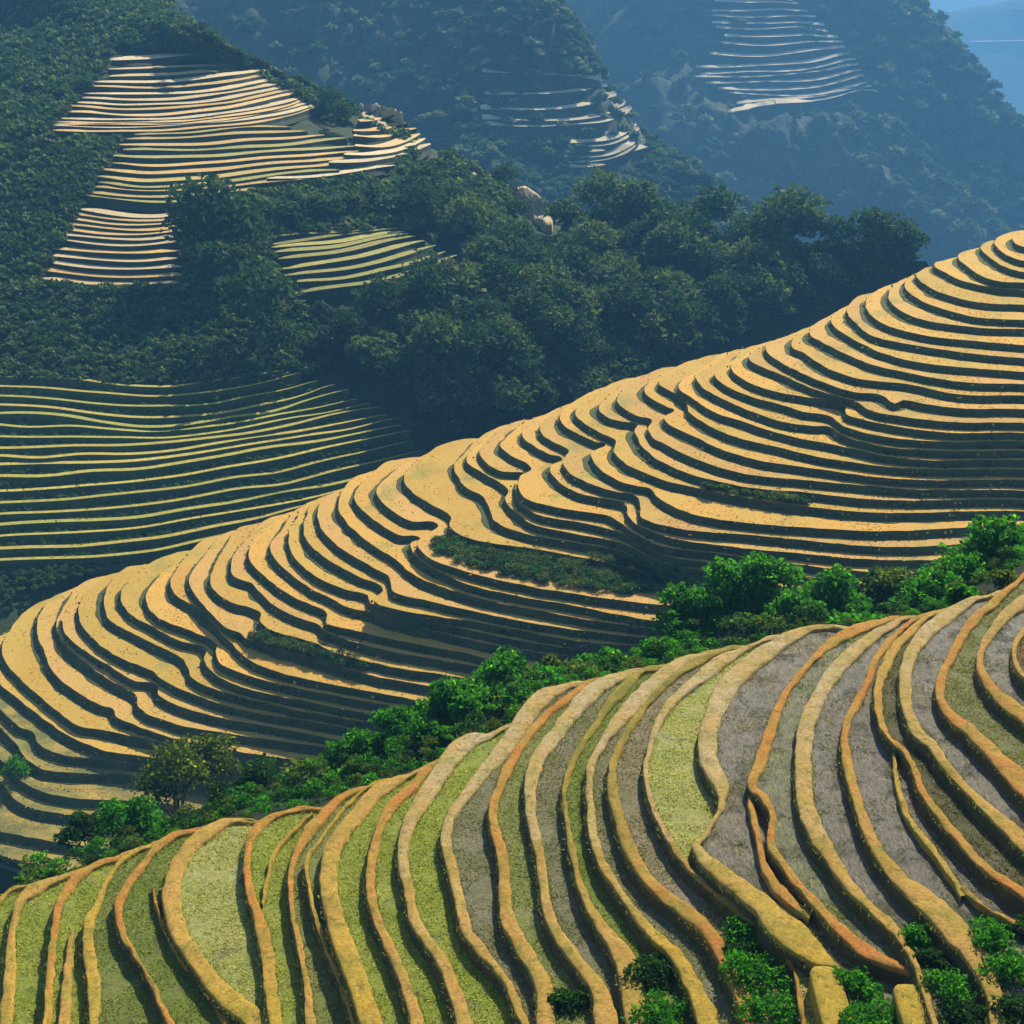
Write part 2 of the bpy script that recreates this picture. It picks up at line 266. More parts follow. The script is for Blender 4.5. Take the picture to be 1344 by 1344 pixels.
# each: bund line from the near end to the ridge (x, y, width), lower colour, upper colour, field colour, wet?, label
FG = [
 ([(-40,1344,10),(-25,1250,8),(-10,1195,7),(3,1180,6),(14,1169,5),(30,1166,4)], Y_, Y_, g, 0, 'narrow green rice terrace at the far left foot of the near hillside'),
 ([(8,1344,20),(14,1270,17),(16,1226,11),(26,1186,12),(45,1169,18),(75,1156,9),(120,1140,6),(170,1122,5)], Y_, T_, g, 0, 'green rice terrace with broad yellow bund in the bottom left corner'),
 ([(62,1344,13),(66,1280,13),(71,1226,10),(78,1190,11),(95,1160,14),(110,1146,12),(122,1139,8)], Y_, O_, g, 0, 'green rice terrace behind an orange topped bund, second strip from the left'),
 ([(124,1344,16),(124,1298,20),(117,1250,18),(117,1214,17),(129,1186,9),(140,1160,6),(155,1136,6),(167,1126,5),(186,1116,4)], Y_, Y_, (0.21,0.25,0.06), 0, 'bright green terrace with thick double yellow bund near bottom left'),
 ([(240,1380,11),(221,1338,10),(207,1310,9),(190,1274,6),(171,1245,8),(157,1214,11),(156,1188,13),(167,1164,12),(186,1138,11),(207,1112,11),(229,1098,10),(248,1093,6)], O_, O_, gd, 0, 'dark green weedy terrace edged by a slim pinkish orange bund'),
 ([(370,1370,30),(335,1338,34),(298,1310,34),(262,1267,27),(236,1226,28),(225,1186,27),(227,1157,24),(240,1126,22),(260,1103,20),(281,1089,18),(297,1080,12)], Y_, T_, gl, 0, 'wide pale green stubble terrace behind the thick curving yellow bund at left'),
 ([(366,1370,20),(362,1344,20),(355,1298,20),(350,1250,20),(341,1210,16),(327,1167,12),(324,1131,11),(329,1100,12),(341,1085,14),(358,1074,8)], Y_, O_, g, 0, 'green terrace behind the orange tan bund right of the widest stubble field'),
 ([(412,1370,16),(408,1344,16),(403,1298,11),(392,1238,9),(381,1179,8),(384,1138,9),(400,1100,14),(424,1072,14),(441,1053,13),(460,1042,8)], T_, O_, gy, 0, 'slim grey green terrace with a reddish bund beside a black shadow gap'),
 ([(477,1370,12),(467,1344,12),(455,1310,10),(436,1262,8),(417,1214,7),(406,1167,7),(403,1129,5),(415,1112,4),(441,1076,4),(462,1052,4),(488,1033,4)], T_, Y_, gy, 0, 'narrow grey terrace with thin tan bund left of the broadest yellow bund'),
 ([(498,1370,34),(488,1344,34),(472,1298,34),(450,1238,34),(436,1191,28),(431,1148,25),(436,1119,25),(450,1093,23),(472,1067,22),(493,1042,22),(520,1027,14),(534,1021,8)], Y_, T_, g, 0, 'mossy green terrace behind the broadest smooth yellow bund of the near hillside'),
 ([(556,1370,22),(548,1344,22),(534,1298,17),(512,1245,16),(493,1202,14),(486,1157,14),(491,1114,14),(498,1091,12),(510,1064,14),(529,1045,14),(546,1029,14),(557,1014,12),(569,1005,6)], T_, O_, g, 0, 'slender green terrace with double lined tan and orange bund at centre left'),
 ([(618,1370,24),(610,1344,24),(596,1298,20),(577,1257,18),(560,1234,18),(546,1212,18),(534,1157,16),(530,1138,16),(530,1107,18),(540,1076,20),(562,1040,24),(581,1010,26),(602,984,26),(621,972,20),(642,967,8)], T_, P_, g, 0, 'rubbly green and grey terrace behind a bund with a pale shoulder on the ridge'),
 ([(702,1370,16),(686,1338,14),(672,1303,14),(653,1274,12),(629,1245,16),(612,1219,18),(603,1179,16),(591,1131,18),(585,1100,16),(591,1074,15),(605,1053,14),(629,1021,18),(652,995,22),(674,967,26),(690,941,26),(712,916,24),(748,901,8)], T_, P_, gr, 0, 'cracked grey green terrace at centre, its bund rising to a wide pale ridge top'),
 ([(719,1370,30),(717,1344,30),(717,1305,30),(705,1276,24),(686,1245,22),(667,1207,22),(662,1167,18),(660,1126,16),(650,1091,14),(647,1062,14),(655,1036,12),(666,1010,14),(683,982,12),(700,958,12),(723,934,10),(750,915,11),(768,900,8)], T_, O_, gy, 0, 'grey green terrace whose bund ends in a blunt tan buttress at the bottom'),
 ([(800,1370,38),(796,1344,36),(789,1310,30),(774,1283,22),(750,1252,20),(729,1222,18),(717,1188,15),(712,1148,14),(705,1107,15),(697,1072,15),(696,1036,19),(702,1006,22),(716,982,22),(733,960,22),(747,941,22),(769,916,24),(797,896,20),(821,888,14),(840,883,7)], T_, P_, gr, 0, 'grey stony terrace behind a bund that is pale and straight towards the ridge'),
 ([(835,1370,28),(834,1344,28),(829,1298,34),(817,1257,30),(789,1217,18),(770,1186,14),(760,1157,11),(750,1114,9),(743,1072,8),(741,1036,8),(752,1001,9),(766,975,10),(783,951,10),(802,922,14),(826,897,14),(842,884,6)], T_, G_, gd, 0, 'dark green terrace behind an olive bund that widens to a tan slab at the bottom'),
 ([(945,1380,34),(930,1344,34),(912,1300,28),(885,1254,22),(858,1229,18),(834,1200,12),(810,1167,11),(789,1131,16),(779,1095,14),(775,1060,12),(774,1031,11),(776,1006,12),(788,982,12),(802,960,16),(821,937,22),(845,911,24),(869,889,22),(890,873,18),(911,864,7)], Y_, P_, gr, 0, 'narrow blackish terrace along a yellow bund that forks and turns lime green below'),
 ([(992,1370,26),(982,1328,26),(960,1282,22),(932,1228,22),(896,1194,22),(868,1174,19),(846,1150,20),(827,1119,20),(815,1083,18),(805,1048,16),(804,1010,13),(811,987,12),(823,963,12),(842,934,9),(866,908,8),(892,884,8),(921,868,10),(948,855,8)], O_, G_, mu, 0, 'smooth grey mud terrace behind a yellow and orange double bund'),
 ([(1060,1370,6),(1050,1320,6),(1040,1270,7),(1000,1225,7),(965,1195,7),(940,1175,7),(902,1137,10),(878,1103,10),(861,1072,9),(851,1041,8),(847,1010,8),(852,987,8),(859,963,10),(873,934,12),(897,908,14),(926,885,18),(950,867,18),(974,855,9),(990,848,5)], O_, P_, gl, 0, 'bright pale green stubble terrace held by a thin orange bund'),
 ([(1124,1390,1),(1114,1310,1),(1100,1276,5),(1075,1258,30),(1032,1221,48),(1003,1192,36),(971,1167,30),(935,1139,24),(913,1112,12),(922,1104,6),(940,1076,6),(947,1055,10),(946,1033,24),(931,1002,26),(929,967,28),(939,933,28),(955,902,30),(979,877,28),(1008,856,24),(1036,838,18),(1062,827,9)], Y_, P_, mu, 1, 'muddy terrace with puddle above the wide tan ramp and pale curved bund'),
 ([(1246,1370,6),(1232,1310,7),(1208,1284,12),(1150,1257,18),(1114,1232,18),(1078,1196,14),(1035,1146,12),(1012,1110,12),(1014,1072,10),(1000,1046,12),(987,1034,13),(996,1005,18),(1008,971,17),(1017,943,14),(1029,914,10),(1048,888,10),(1070,864,9),(1089,846,13),(1122,828,16),(1150,819,12),(1175,813,6)], O_, O_, gy, 1, 'dim green grey terrace behind the forked rusty orange bund right of centre'),
 ([(1240,1390,10),(1210,1290,10),(1190,1245,10),(1172,1219,14),(1150,1200,16),(1121,1171,18),(1096,1135,22),(1075,1100,26),(1058,1060,26),(1055,1020,26),(1055,979,26),(1062,943,23),(1079,907,22),(1098,879,22),(1122,855,20),(1146,836,16),(1172,821,10),(1190,812,5)], T_, P_, mw, 1, 'silvery grey mud terrace behind the stout tan bund right of centre'),
 ([(1312,1370,24),(1310,1344,24),(1300,1293,28),(1275,1250,34),(1239,1207,38),(1210,1180,32),(1178,1153,22),(1146,1107,18),(1125,1053,15),(1112,1000,14),(1110,957,12),(1128,918,12),(1141,892,11),(1148,869,12),(1162,850,12),(1181,830,8),(1204,813,5)], T_, O_, mw, 1, 'glistening grey terrace above the root like bund that swells at lower right'),
 ([(1420,1215,14),(1344,1175,14),(1293,1139,14),(1257,1100,14),(1222,1058,13),(1210,1038,11),(1200,1009,9),(1186,988,8),(1164,966,9),(1153,930,12),(1153,904,14),(1162,876,16),(1176,850,14),(1195,830,12),(1216,811,7)], O_, T_, (0.13,0.12,0.06), 0, 'dark brown terrace between two wavy bunds that pinch together'),
 ([(1430,1170,24),(1344,1107,24),(1321,1085,22),(1292,1059,16),(1274,1042,14),(1245,1009,14),(1222,978,16),(1203,959,16),(1191,930,17),(1188,895,20),(1191,873,20),(1200,850,20),(1222,826,20),(1245,808,20),(1267,794,13),(1283,787,7)], T_, P_, mw, 1, 'dark grey wet terrace behind a cream bund with an olive inner edge'),
 ([(1430,1120,28),(1400,1090,28),(1344,1033,28),(1322,1009,26),(1298,985,22),(1274,961,18),(1248,940,16),(1234,916,14),(1236,888,13),(1248,864,14),(1264,835,14),(1281,812,13),(1303,793,12),(1325,774,9),(1350,753,7)], O_, O_, (0.22,0.22,0.09), 0, 'stubble terrace with yellowish straw behind a vivid orange bund at right'),
 ([(1450,1000,22),(1357,950,22),(1334,933,22),(1310,914,18),(1293,892,14),(1285,873,11),(1291,850,10),(1305,826,14),(1329,801,18),(1352,784,18),(1390,752,16)], O_, P_, mw, 1, 'shiny dark mud terrace inside the orange horseshoe bund at right edge'),
 ([(1450,930,16),(1365,905,10),(1342,888,8),(1331,864,8),(1334,843,9),(1350,825,10),(1385,805,12)], T_, P_, (0.2,0.13,0.06), 0, 'earthy brown knob terrace on the right edge of the near hillside'),
]
NF = len(FG); ZF0, DZF = -30.2, 0.31
def zf(i): return ZF0 + DZF * i
def ridge_ext(ridge, p, offs=((22, 3), (50, 9), (95, 26), (160, 60), (260, 130))):
    out = []
    for dx, dy in offs:
        x = p[0] + dx; out.append((x, max(np.interp(x, ridge[:, 0], ridge[:, 1]) + dy, p[1] - 0.55 * dx + dy * 0.4)))
    return out
KF = np.array([95.0, 62.0])
def wob(P, amp, sc, seed):
    n = normals2(P); k = np.array([nz(p[0] * sc, p[1] * sc, seed) + 0.5 * nz(p[0] * sc * 2.3, p[1] * sc * 2.3, seed + 5) for p in P])
    return P[:, :2] + n * (k * amp)[:, None]

def bank_rows(P2, z, depth, batter, amp, sc, seed, nr=5):
    n = normals2(P2); rows = []
    for r in range(nr + 1):
        t = r / nr
        k = np.array([nz(p[0] * sc, p[1] * sc, seed + t * depth * sc) for p in P2]) * amp * min(1, t * 3)
        q = P2 + n * (batter * depth * t + k)[:, None]
        rows.append(np.column_stack([q, np.full(len(q), z - depth * t)]))
    return rows
def bund_rows(L, Rr, z, h, seed, sc=1.6):
    prof = [(0, -0.2), (0.015, 0.55), (0.08, 0.93), (0.28, 1.0), (0.58, 0.97), (0.85, 0.86), (0.965, 0.5), (1.0, -0.2)]
    rows = []
    for t, hh in prof:
        q = L * (1 - t) + Rr * t
        k = np.array([nz(p[0] * sc, p[1] * sc, seed + t * 2) for p in q])
        rows.append(np.column_stack([q, z + h * hh * (1 + 0.5 * k) + (0.035 * k + 0.022 * np.array([nz(p[0] * 5.5, p[1] * 5.5, seed + t * 5) for p in q])) * (hh > 0)]))
    return rows
def bund_mesh(pts, z, h, lo, hi, seed):
    C = crom(np.array(pts, float), 5.0)
    d = np.gradient(C[:, :2], axis=0); d /= np.linalg.norm(d, axis=1)[:, None] + 1e-9
    N = np.stack([d[:, 1], -d[:, 0]], 1)              # image-space left side of the path
    wv = C[:, 2] * 0.88 * (1 + 0.10 * np.array([nz(c[0] * 0.03, c[1] * 0.03, seed) for c in C]))
    lf = np.array([on_level(*(c[:2] + n * ww / 2), z)[:2] for c, n, ww in zip(C, N, wv)])
    rt = np.array([on_level(*(c[:2] - n * ww / 2), z)[:2] for c, n, ww in zip(C, N, wv)])
    lf = wob(lf, 0.045, 1.9, seed); rt = wob(rt, 0.06, 2.3, seed + 9)
    rows = bund_rows(lf, rt, z, h, seed)
    t = np.clip((C[:, 1] - C[0, 1]) / (C[-1, 1] - C[0, 1] + 1e-6), 0, 1)[:, None] if abs(C[-1, 1] - C[0, 1]) > 5 else np.zeros((len(C), 1))
    t = np.clip((t - 0.55) / 0.35, 0, 1)
    tn = np.tile(np.array(lo) * (1 - t) + np.array(hi) * t, (len(rows), 1))
    return loft('bund', rows, [M_SOIL], tn), lf, rt

bvhV, bvhF, bvh_id = [], [], []
fg_back, EDGE = [], []
for i, (pts, lo, hi, fc, wet, lab) in enumerate(FG):
    z = zf(i); pts = list(pts)
    near = pts[0]; p1 = pts[1]
    dxy = np.array([near[0] - p1[0], near[1] - p1[1]], float); dxy /= np.linalg.norm(dxy)
    pts = [(near[0] + dxy[0] * 260, near[1] + dxy[1] * 260, near[2])] + pts
    tip = pts[-1]; ext = [(x, y, 6) for x, y in ridge_ext(FG_RIDGE, tip)]
    full = pts + ext
    me, lf, rt = bund_mesh(full, z, 0.075 + 0.03 * rng.random(), lo, hi, i * 3.1)
    root = empty('rice_terrace', (float(lf[len(lf) // 2, 0]), float(lf[len(lf) // 2, 1]), z))
    tag(root, lab, 'rice terrace', 'paddy terraces of the near hillside')
    inv = -np.array(root.location)
    for v in me.vertices: v.co += Vector(inv)
    link('bund', me, root)
    bm_ = loft('bank', bank_rows(lf, z - 0.02, 1.6, 0.22, 0.10, 1.2, i), [M_BANKNEAR])
    for v in bm_.vertices: v.co += Vector(inv)
    link('bank', bm_, root)
    back = [(lf[-1, 0] + 6, lf[-1, 1] + 3), tuple(KF), (95.0, 20.0), (60.0, 10.0)]
    poly = [tuple(p) for p in lf] + back
    V = [(p[0], p[1], z - 0.03) for p in poly]
    fm = mesh('field', V, [list(range(len(V)))], [M_MUD if wet else M_FIELD], smooth=False)
    n0 = len(bvhV); bvhV += V; fm.calc_loop_triangles()
    for t in fm.loop_triangles: bvhF.append([n0 + q for q in t.vertices]); bvh_id.append(i)
    for v in fm.vertices: v.co += Vector(inv)
    link('field', fm, root, color=fc)
    EDGE += [np.column_stack([q[:-1], np.full(len(q) - 1, z - 0.04), np.diff(q, axis=0)]) for q in (lf, rt)]
    fg_back.append((lf[-1, 0], lf[-1, 1], z))
E = np.vstack(EDGE); px = project(E[:, :3]); E = E[(px[:, 0] > -80) & (px[:, 0] < 1424) & (px[:, 1] > 700) & (px[:, 1] < 1440) & (E[:, 1] < 58)]
qs, ts = [], []
for rep_ in range(9):
    kk = np.array([nz(p[0] * 0.6, p[1] * 0.6, 12) for p in E]) + rng.normal(0, 0.22, len(E)); o = E[kk > 0.02]; n = len(o); o = o[:, :3] + np.column_stack([o[:, 3:] * rng.uniform(-0.5, 1.5, (n, 1)), np.zeros(n)])
    o = o + np.column_stack([rng.normal(0, 0.045, (n, 2)), np.zeros(n)])
    ang = rng.uniform(0, math.pi, n); s_ = rng.uniform(0.008, 0.022, n); u = np.stack([np.cos(ang) * s_, np.sin(ang) * s_, np.zeros(n)], 1)
    up = np.column_stack([rng.normal(0, 0.045, (n, 2)), rng.uniform(0.05, 0.15, n)])
    qs.append(np.stack([o - u, o + u, o + up + u * 0.2, o + up - u * 0.2], 1))
    tt = np.array((0.13, 0.19, 0.035)) * rng.uniform(0.45, 1.5, (n, 1)); dry = rng.random(n) < 0.35; tt[dry] = np.array((0.30, 0.23, 0.08)) * rng.uniform(0.6, 1.1, (dry.sum(), 1)); ts.append(tt)
o = link('bund_grass', quads_mesh('bund_grass', np.vstack(qs), M_GRASS, np.vstack(ts)))
tag(o, 'straggling grass along the edges of the near earth bunds', 'grass', kind='stuff')
# lesser bunds that branch off inside a field
EXTRA = [
 ([(83,1360,20),(88,1298,16),(92,1250,9),(95,1225,4)], 2.1, T_, 'short brown earth bund fading out inside a green field at lower left'),
 ([(305,1360,14),(281,1314,12),(250,1276,9),(224,1238,7),(207,1195,6),(200,1167,3)], 4.1, O_, 'thin orange bund hugging the left side of the thick yellow bund'),
 ([(345,1190,4),(348,1172,5),(355,1138,5),(367,1112,5),(386,1093,4),(410,1070,3)], 6.1, Y_, 'fine yellow bund line curving up through a green field to the ridge'),
 ([(1064,1207,12),(1035,1185,17),(1007,1150,14),(996,1107,10),(986,1060,10),(988,1042,8)], 19.2, O_, 'left prong of the forked rusty bund, sinking into the weeds'),
 ([(1264,1180,10),(1246,1150,12),(1225,1121,12),(1196,1085,10),(1178,1035,8),(1173,993,5)], 22.15, Y_, 'olive yellow bund splitting a grey terrace, ending in weeds'),
 ([(1400,1245,12),(1344,1221,12),(1293,1196,8),(1262,1168,6)], 22.2, O_, 'rust coloured low bund at the lower right edge beneath weeds'),
]
for j, (pts, lev, c, lab) in enumerate(EXTRA):
    me, lf, rt = bund_mesh(pts, zf(lev), 0.14, c, c, 70 + j)
    o = link('earth_bund', me); tag(o, lab, 'earth bund', 'lesser bunds of the near hillside')
# two squared mud buttresses at the bottom edge
def pillar(px, py, wpx, z, lab):
    a = on_level(px - wpx / 2, py, z); b = on_level(px + wpx / 2, py, z); W = np.linalg.norm(b - a)
    c = (a + b) / 2; rows = []; n = 28; th = np.linspace(0, 2 * math.pi, n + 1)
    sq = lambda t: (abs(math.cos(t)) ** 0.45 * math.copysign(1, math.cos(t)), abs(math.sin(t)) ** 0.45 * math.copysign(1, math.sin(t)))
    for dz, s in ((0.03, 0.02), (0.03, 0.6), (0.02, 0.86), (-0.03, 0.97), (-0.12, 1.0), (-0.5, 1.02), (-1.0, 1.05), (-3.2, 1.12)):
        rows.append([(sq(t)[0] * W / 2 * s + 0.012 * nz(t * 2, dz * 4), sq(t)[1] * W * 2.6 * s + 0.012 * nz(t * 3, dz * 5, 3), dz + 0.12 * sq(t)[1] * s) for t in th])
    me = loft('earth_buttress', [np.array(r) for r in rows], [M_SOIL], np.array(Y_))
    o = link('earth_buttress', me, loc=c + np.array([0, -2.35 * W, 0])); tag(o, lab, 'earth buttress', 'mud buttresses at the terrace foot')
pillar(1080, 1276, 42, zf(19) + 0.12, 'upright tan mud buttress with rounded top below the wide ramp')
pillar(1190, 1300, 44, zf(20) + 0.12, 'squared yellow mud buttress under the tip of the long rusty bund')

FG_BVH = BVHTree.FromPolygons([Vector(v) for v in bvhV], bvhF)
def fg_ground(x, y):
    h = FG_BVH.ray_cast(Vector((x, y, 5)), Vector((0, 0, -1)))
    return (h[0].z, bvh_id[h[2]]) if h[0] else (None, None)
# stubble standing in the drained fields (nobody could count it)
quadsV, tints = [], []
pts, ids = [], []
X = rng.uniform(-19, 20, 170000); Yv = rng.uniform(22, 52, 170000)
for x, y in zip(X, Yv):
    k = nz(x * 0.7, y * 0.7, 4)
    if k < -0.25: continue
    zz, i = fg_ground(x, y)
    if zz is None: continue
    wet = FG[i][4]
    if wet and (k < 0.12 or rng.random() < 0.5): continue
    pts.append((x, y, zz)); ids.append(i)
pts = np.array(pts); n = len(pts)
fcs = np.array([FG[i][3] for i in ids])
for b in range(2):
    ang = rng.uniform(0, math.pi, n); s = rng.uniform(0.012, 0.032, n); h = rng.uniform(0.02, 0.065, n)
    u = np.stack([np.cos(ang) * s, np.sin(ang) * s, np.zeros(n)], 1); lean = np.column_stack([rng.normal(0, 0.04, (n, 2)), h])
    o = pts + np.column_stack([rng.normal(0, 0.04, (n, 2)), np.full(n, -0.01)])
    quadsV.append(np.stack([o - u, o + u, o + lean + u * 0.4, o + lean - u * 0.5], 1))
    tt = fcs * rng.uniform(0.6, 1.45, (n, 1)) + rng.uniform(-0.01, 0.04, (n, 1)) * np.array([1.1, 1, 0.2]); tints.append(np.clip(tt, 0.01, 0.6))
o = link('rice_stubble', quads_mesh('rice_stubble', np.vstack(quadsV), M_GRASS, np.vstack(tints)))
tag(o, 'short cut rice stubble and weeds in the drained near fields', 'stubble', kind='stuff')

